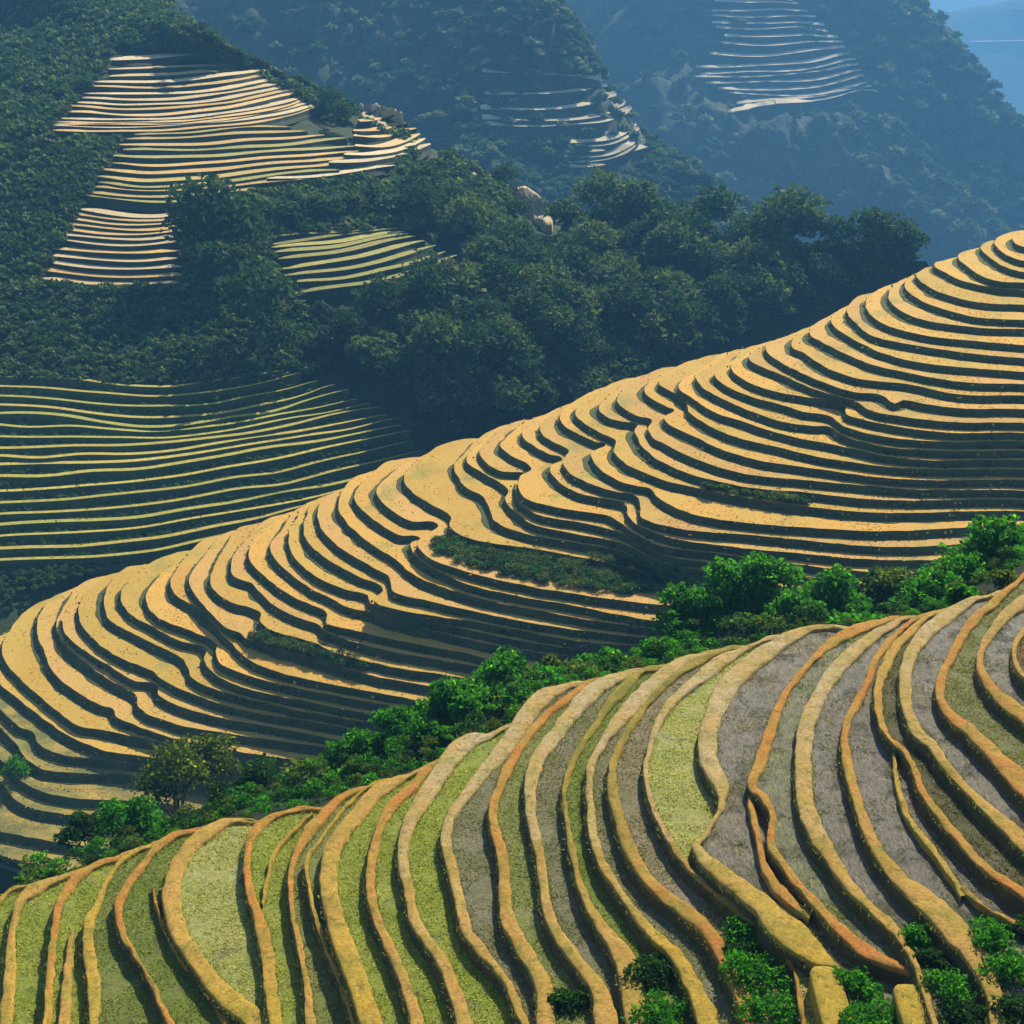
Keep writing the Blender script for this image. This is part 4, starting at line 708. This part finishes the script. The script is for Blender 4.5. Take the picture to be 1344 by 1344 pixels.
def ledge(pts, surf, width, drop, c_top, c_rise, lab, grp, lift=0.6, name='rice_terrace', seed=0, amp=0.3, step=5, tilt=0.07):
    C = crom(np.array(pts, float), step)
    P = np.array([surf.at(x, y) for x, y in C]); k = np.ones(9) / 9
    for j in (1, 2): P[:, j] = np.convolve(np.pad(P[:, j], 4, 'edge'), k, 'valid')
    P[:, 2] += lift
    n = np.stack([-np.gradient(P[:, 1]), np.gradient(P[:, 0])], 1)
    for j in (0, 1): n[:, j] = np.convolve(np.pad(n[:, j], 4, 'edge'), k, 'valid')
    n /= np.linalg.norm(n, axis=1)[:, None] + 1e-9      # points uphill for a left-to-right path
    wv = np.array([nz(p[0] * 0.11, p[1] * 0.11, seed) for p in P])[:, None] * amp
    ends = np.minimum(1, np.minimum(np.arange(len(P)), np.arange(len(P))[::-1]) / max(3.0, 0.16 * len(P)))[:, None]
    rows, tn = [], []
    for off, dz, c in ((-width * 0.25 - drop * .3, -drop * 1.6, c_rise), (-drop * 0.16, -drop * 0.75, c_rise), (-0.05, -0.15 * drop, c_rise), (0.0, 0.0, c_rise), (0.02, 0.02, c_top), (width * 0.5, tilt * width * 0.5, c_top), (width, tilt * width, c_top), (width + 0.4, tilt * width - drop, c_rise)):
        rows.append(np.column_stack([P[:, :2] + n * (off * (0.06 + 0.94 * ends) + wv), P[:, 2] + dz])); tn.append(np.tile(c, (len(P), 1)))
    c = P[len(P) // 2]; V = np.vstack(rows) - c
    nn = len(P); F = []
    for r in range(len(rows) - 1):
        a = np.arange(nn - 1) + r * nn; F += np.stack([a, a + 1, a + 1 + nn, a + nn], 1).tolist()
    o = link(name, mesh(name, V, F, [M_LEDGE], np.vstack(tn), smooth=False), loc=c)
    return tag(o, lab, 'rice terrace', grp)
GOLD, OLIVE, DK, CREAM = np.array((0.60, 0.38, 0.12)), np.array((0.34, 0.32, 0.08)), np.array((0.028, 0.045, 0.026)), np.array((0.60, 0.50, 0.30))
def family(keys, n, surf, width, drop, tops, what, grp, lift=0.6, jit=2.0, trim=None, amp=0.3, rise=DK, tilt=0.07):
    def rs(k):
        C = crom(np.array(k, float), 4.0); d = np.r_[0, np.cumsum(np.hypot(*np.diff(C, axis=0).T))]; t = np.linspace(0, d[-1], 14)
        return np.column_stack([np.interp(t, d, C[:, 0]), np.interp(t, d, C[:, 1])])
    K = [rs(k) for k in keys]; m = len(K) - 1
    for i in range(n):
        t = i / (n - 1) * m; a = min(int(t), m - 1); f = t - a; pts = K[a] * (1 - f) + K[a + 1] * f
        ph = rng.uniform(0, 9); pts[:, 1] += np.array([nz(p[0] * 0.012, ph) * jit * 2 for p in pts])
        if trim: pts[0, 0] += rng.uniform(-trim, trim); pts[-1, 0] += rng.uniform(-trim, trim) * 0.3
        c = tops[0] * (1 - (q := rng.random())) + tops[1] * q; c = c * rng.uniform(0.85, 1.1)
        where = 'top step' if i == 0 else ('bottom step' if i == n - 1 else f'{ordinal(i + 1)} step from the top')
        ledge(pts, surf, width * rng.uniform(0.8, 1.25), drop, c, rise, f'{what}, {where}', grp, lift, seed=i * 3.3, amp=amp, tilt=tilt)
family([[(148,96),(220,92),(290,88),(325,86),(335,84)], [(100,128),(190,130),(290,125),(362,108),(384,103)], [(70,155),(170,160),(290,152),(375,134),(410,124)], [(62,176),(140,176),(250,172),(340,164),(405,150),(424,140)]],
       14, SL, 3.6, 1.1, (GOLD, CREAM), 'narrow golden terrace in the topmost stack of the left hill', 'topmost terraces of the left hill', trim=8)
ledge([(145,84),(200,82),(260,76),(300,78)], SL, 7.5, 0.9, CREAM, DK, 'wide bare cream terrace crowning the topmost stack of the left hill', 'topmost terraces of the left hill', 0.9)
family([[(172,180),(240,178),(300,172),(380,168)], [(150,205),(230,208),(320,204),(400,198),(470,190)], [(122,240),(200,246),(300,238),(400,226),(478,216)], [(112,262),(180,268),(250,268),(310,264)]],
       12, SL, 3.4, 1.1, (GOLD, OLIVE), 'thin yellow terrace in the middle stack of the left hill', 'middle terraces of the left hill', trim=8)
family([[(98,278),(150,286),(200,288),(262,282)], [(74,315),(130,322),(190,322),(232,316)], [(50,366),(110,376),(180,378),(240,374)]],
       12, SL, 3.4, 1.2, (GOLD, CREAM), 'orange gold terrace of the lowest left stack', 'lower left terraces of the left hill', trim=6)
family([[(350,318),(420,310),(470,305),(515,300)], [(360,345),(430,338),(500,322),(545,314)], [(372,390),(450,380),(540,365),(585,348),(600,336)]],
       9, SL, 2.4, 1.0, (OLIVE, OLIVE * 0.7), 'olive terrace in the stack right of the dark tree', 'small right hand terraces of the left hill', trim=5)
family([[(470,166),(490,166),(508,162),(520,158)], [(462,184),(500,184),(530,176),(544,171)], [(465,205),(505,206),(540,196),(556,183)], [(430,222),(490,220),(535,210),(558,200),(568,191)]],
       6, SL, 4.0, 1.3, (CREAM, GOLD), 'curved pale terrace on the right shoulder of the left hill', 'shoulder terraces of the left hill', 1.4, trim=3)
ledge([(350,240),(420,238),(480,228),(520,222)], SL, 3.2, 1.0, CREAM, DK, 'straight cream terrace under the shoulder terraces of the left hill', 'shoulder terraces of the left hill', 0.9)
K = [[(-240,500),(80,505),(200,512),(300,506),(372,490)], [(-240,540),(60,545),(180,560),(320,550),(450,512)], [(-240,585),(80,592),(200,590),(340,572),(500,540)], [(-240,640),(80,634),(220,620),(380,594),(530,562)], [(-240,700),(80,690),(220,676),(400,645),(560,605)], [(-240,750),(80,742),(200,728),(330,702),(480,660)]]
family(K, 18, SL, 0.95, 1.5, (np.array((0.44, 0.36, 0.07)), np.array((0.34, 0.34, 0.06))), 'yellow rimmed green terrace in lower left valley', 'yellow rimmed terraces of the lower left valley', 0.9, 3.0, 10, rise=np.array((0.055, 0.088, 0.025)))
# bare soil scars and the pale outcrop on the ridge of the left hill
def scar(pts, lab):
    C = crom(np.array(pts + pts[:1], float), 4.0); m = C.mean(0); rows = []
    for s_, dz in ((0.04, 0.9), (0.3, 0.9), (0.55, 0.9), (0.8, 0.8), (1.0, 0.5), (1.03, -2.0)):
        q = np.array([SL.at(*(m + (v - m) * s_ * (1 + 0.12 * nz(v[0] * .2, v[1] * .2, 5)))) for v in C]); q[:, 2] += dz + np.array([0.35 * nz(v[0] * .5, v[1] * .5, 3) for v in q]); rows.append(q)
    c = rows[0].mean(0); rows = [r - c for r in rows]
    o = link('bare_soil_scar', loft('bare_soil_scar', rows, [M_LEDGE], CREAM * 0.85), loc=c); tag(o, lab, 'bare soil', 'bare soil on the ridge of the left hill')
scar([(672,250),(690,248),(712,264),(728,282),(722,298),(706,290),(690,272)], 'large bare sandy scar at the end of the left hill ridge')
scar([(480,140),(505,142),(528,152),(515,166),(490,168),(474,156)], 'pale bare patch below the white outcrop on the left hill')
scar([(600,205),(630,222),(648,240),(630,246),(606,228)], 'dull eroded slope patch along the ridge of the left hill')
def rock(px, py, rpx, tilt, lab):
    p = SL.at(px, py + 6); s = rpx * np.linalg.norm(p) / FPX; V = []; F = []; nu, nv = 20, 12
    for a in range(nv + 1):
        for b in range(nu):
            th, ph = math.pi * a / nv, 2 * math.pi * b / nu; d = Vector((math.sin(th) * math.cos(ph), math.sin(th) * math.sin(ph), math.cos(th)))
            k = 1 + 0.28 * noise.noise(d * 2.1 + Vector((px, 0, 0)))
            V.append((d.x * s * k + tilt * d.z * s * 0.7, d.y * s * 0.8 * k, s * (1.25 * d.z * k + 0.8)))
    for a in range(nv):
        for b in range(nu): F.append([a * nu + b, a * nu + (b + 1) % nu, (a + 1) * nu + (b + 1) % nu, (a + 1) * nu + b])
    o = link('rock_outcrop', mesh('rock_outcrop', V, F, [M_ROCK], np.array((0.62, 0.55, 0.42))), loc=p); tag(o, lab, 'rock', 'pale outcrops on the ridge of the left hill')
rock(491, 139, 4.2, 0.9, 'leaning white rock outcrop standing on the skyline of the left hill')
rock(474, 137, 3.2, 0.1, 'low cream rock left of the leaning white outcrop')

# ------------------------------------------------------------------ woods
def proto(name, n, size, pal, tall=1.0, mat=M_WOOD):
    L = [(0, 0, 0.60 * tall, 0.46)]
    for k in range(7):
        a = k * 0.9 + rng.uniform(-.3, .3); L.append((math.cos(a) * .28, math.sin(a) * .28, tall * rng.uniform(0.42, 0.78), rng.uniform(0.23, 0.32)))
    L.append((0, 0, 0.85 * tall, 0.28))
    return crown_mesh(name, n, L, size, pal, mat)
PAL_A = ((0.014, 0.042, 0.018), (0.045, 0.092, 0.032), (0.075, 0.13, 0.045))
PAL_B = ((0.030, 0.066, 0.024), (0.10, 0.15, 0.045), (0.16, 0.20, 0.065))
PR = [proto('wood_tree', 900, 0.05, PAL_A), proto('wood_tree', 900, 0.048, PAL_A, 1.12), proto('wood_tree', 900, 0.05, PAL_B), proto('wood_tree', 800, 0.055, PAL_B, 0.9)]
PR += [proto('wood_tree', 800, 0.05, ((0.045, 0.075, 0.028), (0.13, 0.17, 0.05), (0.20, 0.24, 0.08)), 1.0), proto('wood_tree', 700, 0.05, PAL_A, 1.2)]
PU = [proto('wood_tree', 260, 0.085, PAL_A), proto('wood_tree', 260, 0.085, PAL_B)]
def pts_in(poly, n, surf):
    xs = [p[0] for p in poly]; ys = [p[1] for p in poly]; out = []; tries = 0
    while len(out) < n and tries < n * 30:
        tries += 1; x, y = rng.uniform(min(xs), max(xs)), rng.uniform(min(ys), max(ys))
        if inpoly(x, y, poly) and not (surf is SL and inpoly(x, y, [(664,238),(735,250),(742,325),(700,330),(676,290)])): out.append(surf.at(x, y))
    return out
def one_tree(p, h, k, lab, grp):
    o = bpy.data.objects.new('broadleaf_tree', PR[k]); col.objects.link(o); o.location = p + np.array([0, 0, -0.12 * h]); o.scale = (h * rng.uniform(.9, 1.2), h * rng.uniform(.9, 1.2), h)
    o.rotation_euler = (0, 0, rng.uniform(0, 6.28)); tag(o, lab, 'tree', grp)
# the big single crowns
BIG = [((285, 350), 21, 0, 'big dark round tree standing alone amid the left hill terraces'), ((262, 352), 14, 1, 'dark tree joined to the left side of the big round terrace tree'), ((318, 352), 15, 0, 'dark tree joined to the right side of the big round terrace tree'),
 ((345, 450), 17, 1, 'tall dark tree below the big round terrace tree'), ((365, 485), 11, 1, 'dark tree at the head of the lower left valley terraces'),
 ((452, 168), 8, 0, 'small round tree beside the path on the left hill shoulder'), ((436, 150), 8, 1, 'little tree left of the shoulder terraces on the skyline'), ((664, 248), 8, 0, 'rounded bush tree on the ridge just before the sandy scar'),
 ((1035, 318), 17, 3, 'pale hazy tree standing up alone on the wooded knoll skyline'), ((790, 300), 17, 2, 'broad sunlit tree right of the sandy scar on the knoll'), ((835, 305), 15, 2, 'olive tree right of the broad sunlit one on the knoll'), ((930, 320), 16, 0, 'dark round tree at the middle of the knoll skyline'), ((890, 325), 13, 0, 'dark tree left of the middle of the knoll skyline'),
 ((1145, 335), 13, 0, 'dark crowned tree near the right end of the knoll skyline'), ((1185, 342), 11, 3, 'light leaved tree at the right end of the knoll skyline'), ((1095, 335), 11, 0, 'low dark tree right of the pale hazy knoll tree'), ((985, 335), 12, 1, 'dark tree left of the pale hazy knoll tree')]
for (x, y), h, k, lab in BIG: one_tree(SL.at(x, y), h * 0.92, k, lab, 'single trees on the left hill')
KNOLL = [(740,300),(800,290),(900,322),(1000,328),(1100,335),(1190,345),(1150,390),(1050,420),(960,450),(880,470),(820,500),(790,420),(740,340)]
WOOD = [(480,272),(565,252),(640,285),(720,310),(800,420),(830,500),(720,540),(600,575),(540,520),(480,490),(400,450),(470,432),(560,405),(630,372),(605,325),(560,296),(470,285),(380,300),(330,285),(370,275)]
for p in sorted(pts_in(KNOLL, 125, SL), key=lambda q: -q[1]): one_tree(p, 4.5 + 9 * rng.random() ** 1.6, int(rng.integers(0, 6)), 'blue green broadleaf tree among the dense trees of the wooded knoll', 'trees of the wooded knoll')
for p in sorted(pts_in(WOOD, 110, SL), key=lambda q: -q[1]): one_tree(p, 4.5 + 8 * rng.random() ** 1.5, int(rng.integers(0, 6)), 'dark broadleaf tree in the shaded wood below the left hill terraces', 'trees of the shaded hillside wood')
# undergrowth and far woodland as masses
def arr(me):
    n = len(me.vertices); a = np.empty(n * 3, np.float32); me.vertices.foreach_get('co', a); t = np.empty(n * 4, np.float32); me.color_attributes['tint'].data.foreach_get('color', t)
    return a.reshape(-1, 4, 3), t.reshape(-1, 4, 4)[:, 0, :3]
def mass(name, pts, hs, protos, label, mat=M_WOOD, cat='undergrowth'):
    A = [arr(p) for p in protos]; Vs, Ts = [], []
    for p, h in zip(pts, hs):
        V, t = A[int(rng.integers(0, len(A)))]; a = rng.uniform(0, 6.28); c, s = math.cos(a), math.sin(a)
        W = V * h * np.array([1.25, 1.25, 1.0]); W = np.stack([W[..., 0] * c - W[..., 1] * s, W[..., 0] * s + W[..., 1] * c, W[..., 2]], -1) + np.asarray(p) + np.array([0, 0, -0.25 * h])
        Vs.append(W); Ts.append(t * rng.uniform(0.7, 1.35))
    o = link(name, quads_mesh(name, np.vstack(Vs), mat, np.vstack(Ts))); tag(o, label, cat, kind='stuff'); return o
SHRUB = [proto('scrub', 60, 0.17, PAL_A, 0.8), proto('scrub', 60, 0.16, PAL_B, 0.8)]
SCRUB1 = [(-20,190),(60,180),(140,90),(150,60),(220,30),(200,-10),(-20,-10)]
SIDE = [(-260,520),(-260,-10),(-20,-10),(-20,500)]
SCRUB2 = [(-20,200),(60,185),(160,185),(110,262),(50,370),(45,380),(240,385),(250,300),(320,290),(350,320),(370,395),(240,395),(-20,392)]
GRASS2 = [(-20,392),(240,392),(370,398),(470,410),(420,490),(300,505),(200,508),(-20,498)]
ps = pts_in(WOOD, 700, SL) + pts_in(KNOLL, 500, SL)
mass('woodland_understorey', ps, rng.uniform(3, 6.5, len(ps)), PU[:1] * 2 + PU[1:], 'dense dark understorey of the wood on the left hill')
ps = pts_in(SIDE, 900, SL) + pts_in(SCRUB1, 1500, SL) + pts_in([(200,-10),(222,0),(258,36),(300,60),(260,74),(150,62)], 260, SL) + pts_in([(385,100),(470,150),(560,190),(540,212),(480,160),(425,160)], 90, SL) + pts_in([(530,212),(600,222),(655,262),(645,296),(560,258),(480,268)], 320, SL) + pts_in(SCRUB2, 1500, SL) + pts_in([(150,60),(300,70),(400,118),(320,84),(260,72)], 150, SL) + pts_in([(265,45),(345,88),(400,122),(455,140),(470,150),(440,160),(400,135),(350,104),(300,80)], 260, SL) + pts_in([(575,195),(640,230),(690,260),(680,285),(640,250),(590,225)], 120, SL) + pts_in([(320,260),(480,235),(560,300),(350,312)], 500, SL)
mass('scrub', ps, rng.uniform(1.2, 3.6, len(ps)), SHRUB, 'dark scrub covering the slopes of the left hill')
ps = pts_in([(-20,505),(370,500),(560,560),(420,650),(0,790)], 4200, SL)
mass('valley_weeds', ps, rng.uniform(0.4, 1.0, len(ps)), [proto('scrub', 60, 0.16, ((0.03, 0.07, 0.02), (0.07, 0.13, 0.03), (0.14, 0.18, 0.05)), 0.6)], 'low green growth on the lower left valley terraces')
ps = pts_in(GRASS2, 1500, SL)
mass('rough_grass', ps, rng.uniform(0.7, 2.4, len(ps)), SHRUB, 'rough grass and low scrub on the slope under the left hill terraces')
# gully growth
gp = []
for _ in range(1500):
    k = int(rng.integers(5, 38)); p = GUL[k][int(rng.integers(0, 90))] + rng.normal(0, 1.2, 3) * np.array([1, 1, 0]); gp.append(p)
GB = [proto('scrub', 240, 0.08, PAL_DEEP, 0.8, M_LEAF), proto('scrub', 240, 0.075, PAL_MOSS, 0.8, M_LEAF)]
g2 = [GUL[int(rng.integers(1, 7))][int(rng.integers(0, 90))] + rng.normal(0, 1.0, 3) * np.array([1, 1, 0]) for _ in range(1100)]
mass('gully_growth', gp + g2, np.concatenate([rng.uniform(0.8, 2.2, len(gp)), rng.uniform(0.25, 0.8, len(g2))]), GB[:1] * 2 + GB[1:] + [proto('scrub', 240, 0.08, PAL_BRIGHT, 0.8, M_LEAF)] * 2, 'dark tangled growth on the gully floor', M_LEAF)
# grassy patches on the middle hill's banks
gp = []
for poly, n in (([(575,708),(640,716),(760,732),(900,748),(905,775),(830,782),(700,764),(610,742),(570,725)], 420), ([(312,838),(345,828),(410,848),(500,872),(480,880),(420,868),(350,852)], 200), ([(870,640),(940,640),(1060,655),(1060,664),(940,650)], 90)):
    for _ in range(n * 3):
        xs = [p[0] for p in poly]; ys = [p[1] for p in poly]; x, y = rng.uniform(min(xs), max(xs)), rng.uniform(min(ys), max(ys))
        if inpoly(x, y, poly):
            q = on_mid(x, y)
            if q is not None: gp.append(q)
mass('bank_scrub', gp, rng.uniform(0.7, 1.5, len(gp)), GB, 'leafy green scrub on two overgrown banks of the middle hill', M_LEAF)

# ================================================================== MOUNTAINS
def mountain(name, ridge, fdir, slope, length, nu, nv, amp, sc, seed, mat, back=0.5, calm=None):
    Rg = np.array([at_dist(x, y, Y) for x, y, Y in ridge]); t = np.linspace(0, 1, len(Rg)); T = np.linspace(0, 1, nu)
    C = np.stack([np.interp(T, t, Rg[:, k]) for k in range(3)], 1)
    for k in range(3):
        kk = np.ones(9) / 9; C[:, k] = np.convolve(np.pad(C[:, k], 4, 'edge'), kk, 'valid')
    fd = np.array(fdir, float); fd /= np.linalg.norm(fd); rows = []
    for s in np.concatenate([-np.linspace(back * length, 0, nv // 3, endpoint=False), np.linspace(0, length, nv) ** 1.0]):
        q = C.copy(); q[:, :2] += fd * s; a = abs(s)
        q[:, 2] -= slope * (a * a / (a + 25.0)); rows.append(q)
    H = np.array(rows); PX = project(H); ss = np.concatenate([np.linspace(back * length, 0, nv // 3, endpoint=False), np.linspace(0, length, nv)])
    for a in range(H.shape[0]):
        fa = min(1, 0.12 + ss[a] / 120)
        for b in range(H.shape[1]):
            p = H[a, b]; x, y = p[0] * sc, p[1] * sc; cm = 1.0
            if calm:
                q = PX[a, b]; e = math.hypot((q[0] - calm[0]) / calm[2], (q[1] - calm[1]) / calm[3]); cm = min(1.0, max(0.06, (e - 0.75) / 0.6))
            k1 = 1 - 2 * abs(nz(x * 0.5 + 0.3 * nz(x, y, 9), y * 0.28, seed)); k2 = nz(x * 1.7, y * 1.7, seed + 3); k3 = nz(x * 5, y * 5, seed + 6); k4 = nz(x * 13, y * 13, seed + 7)
            H[a, b, 2] += cm * amp * fa * (0.7 * k1 + 0.35 * k2) + cm * amp * (0.15 * k3 + 0.05 * k4)
    grid_obj(name, H, mat); return H
H1 = mountain('near_mountain', [(-300,-170,1050),(200,-140,1000),(500,-90,950),(640,-30,900),(700,-2,870),(735,22,860),(765,75,840),(800,130,815),(850,190,785),(900,236,765),(950,268,750),(1010,330,730),(1080,400,700)], (-0.30, -1), 0.74, 480, 260, 170, 34, 0.020, 11, M_MTN, calm=(745, 165, 130, 95))
H2 = mountain('far_mountain', [(300,-190,1750),(700,-180,1650),(1000,-140,1560),(1120,-70,1500),(1200,0,1450),(1250,42,1420),(1290,98,1390),(1325,150,1365),(1344,168,1350),(1400,240,1310),(1480,340,1250)], (-0.25, -1), 0.75, 900, 260, 190, 60, 0.012, 21, M_MTN, calm=(1030, 75, 150, 110))
S1, S2 = Surf(H1), Surf(H2)
RISE = np.array((0.03, 0.045, 0.03)); PALE = np.array((0.56, 0.50, 0.32))
family([[(635,102),(700,106),(778,110),(784,116)], [(632,142),(700,140),(770,134),(796,128),(800,122)], [(632,160),(720,164),(790,158),(812,146),(818,136)], [(640,174),(730,172),(800,168),(822,158),(828,146)]],
       5, S1, 11.0, 4.0, (PALE, CREAM), 'faint terrace in the upper group on near mountain', 'hazy upper terraces of the near mountain', 3.0, 1.5, 4, amp=0.8, rise=RISE, tilt=0.16)
family([[(745,196),(800,192),(828,180),(834,168)], [(740,212),(805,208),(832,196),(840,182)], [(750,228),(800,224),(830,210),(846,190)]],
       6, S1, 9.0, 4.0, (PALE, CREAM), 'short hazy terrace on the right flank of near mountain', 'hazy lower terraces of the near mountain', 3.0, 1.0, 3, amp=0.8, rise=RISE, tilt=0.16)
family([[(935,6),(980,4),(1020,8),(1040,16)], [(938,30),(990,32),(1040,28),(1062,30)], [(938,48),(1000,50),(1060,46),(1085,56)], [(945,68),(1010,72),(1070,66),(1105,72)], [(910,104),(990,104),(1060,98),(1115,84)], [(920,120),(1000,116),(1080,112),(1128,102)], [(965,134),(1020,138),(1090,136),(1135,118)], [(960,166),(1000,152),(1090,144),(1142,128),(1150,140)]],
       17, S2, 8.5, 6.0, (PALE, CREAM), 'pale hazy terrace high on the far mountain', 'hazy terraces of the far mountain', 9.0, 2.0, 8, amp=1.6, rise=RISE, tilt=0.2)
MS = [proto('scrub', 26, 0.26, PAL_A, 0.8), proto('scrub', 26, 0.25, ((0.06, 0.09, 0.045), (0.15, 0.18, 0.08), (0.32, 0.32, 0.16)), 0.8), proto('scrub', 26, 0.26, PAL_A, 0.8)]
M_PATCH = [[(615,95),(790,100),(850,190),(835,232),(760,232),(770,190),(625,185)], [(905,-10),(1045,-10),(1135,85),(1155,150),(955,172),(900,110)]]
def vis_pts(H, n, box):
    P = H.reshape(-1, 3); px = project(P); ok = np.where((px[:, 0] > box[0]) & (px[:, 0] < box[2]) & (px[:, 1] > box[1]) & (px[:, 1] < box[3]))[0]
    ok = np.array([i for i in ok if not any(inpoly(px[i, 0], px[i, 1], q) for q in M_PATCH) or rng.random() < 0.15])
    return P[rng.choice(ok, n)] + np.column_stack([rng.normal(0, 2.5, (n, 2)), np.zeros(n)])
ps = vis_pts(H1, 3400, (150, -60, 1000, 340)); mass('near_mountain_wood', ps, rng.uniform(3, 7, len(ps)), MS, 'wood and scrub covering the near mountain', M_WOOD, 'woodland')
ps = vis_pts(H2, 3400, (650, -60, 1400, 400)); mass('far_mountain_wood', ps, rng.uniform(5, 12, len(ps)), MS, 'wood covering the far mountain', M_WOOD, 'woodland')
H3 = mountain('distant_hills', [(700,60,5200),(1000,40,5200),(1150,44,5000),(1230,24,4900),(1290,14,4800),(1344,2,4700),(1450,-25,4600),(1700,-30,4500)], (0, -1), 0.35, 2600, 90, 60, 60, 0.002, 31, M_MTN)
SH3 = Surf(H3)
family([[(1240,22),(1290,20),(1330,18),(1380,16)], [(1270,62),(1310,61),(1350,60),(1400,59)]], 2, SH3, 26, 8, (CREAM, CREAM), 'pale distant field line at the top right corner', 'distant field lines', 14, 0.5, None, amp=2)
me = mesh('ground', [(-9000, -2500, -620), (9000, -2500, -620), (9000, 11500, -620), (-9000, 11500, -620)], [[0, 1, 2, 3]], [M_MTN]); tag(link('ground', me), kind='structure')

# ------------------------------------------------------------------ the air
def haze(density, colour):
    a, b = (-9500, -3000, -640), (9500, 12000, max(v.z for o_ in scene.objects if o_.type == 'MESH' and o_.name in ('near_mountain', 'far_mountain', 'left_hill', 'distant_hills') for v in (q.co for q in o_.data.vertices)) + 20)
    V = [(x, y, z) for x in (a[0], b[0]) for y in (a[1], b[1]) for z in (a[2], b[2])]
    F = [[0, 1, 3, 2], [4, 6, 7, 5], [0, 4, 5, 1], [2, 3, 7, 6], [0, 2, 6, 4], [1, 5, 7, 3]]
    m = bpy.data.materials.new('haze'); m.use_nodes = True; t = m.node_tree; t.nodes.remove(t.nodes['Principled BSDF'])
    v = t.nodes.new('ShaderNodeVolumePrincipled'); v.inputs['Density'].default_value = density; v.inputs['Color'].default_value = (*colour, 1); v.inputs['Anisotropy'].default_value = 0.0
    t.links.new(v.outputs[0], t.nodes['Material Output'].inputs['Volume'])
    o = link('haze', mesh('haze', V, F, [m], smooth=False)); tag(o, 'thin blue valley haze', 'haze', kind='stuff')
haze(0.00031, (0.18, 0.52, 1.0))
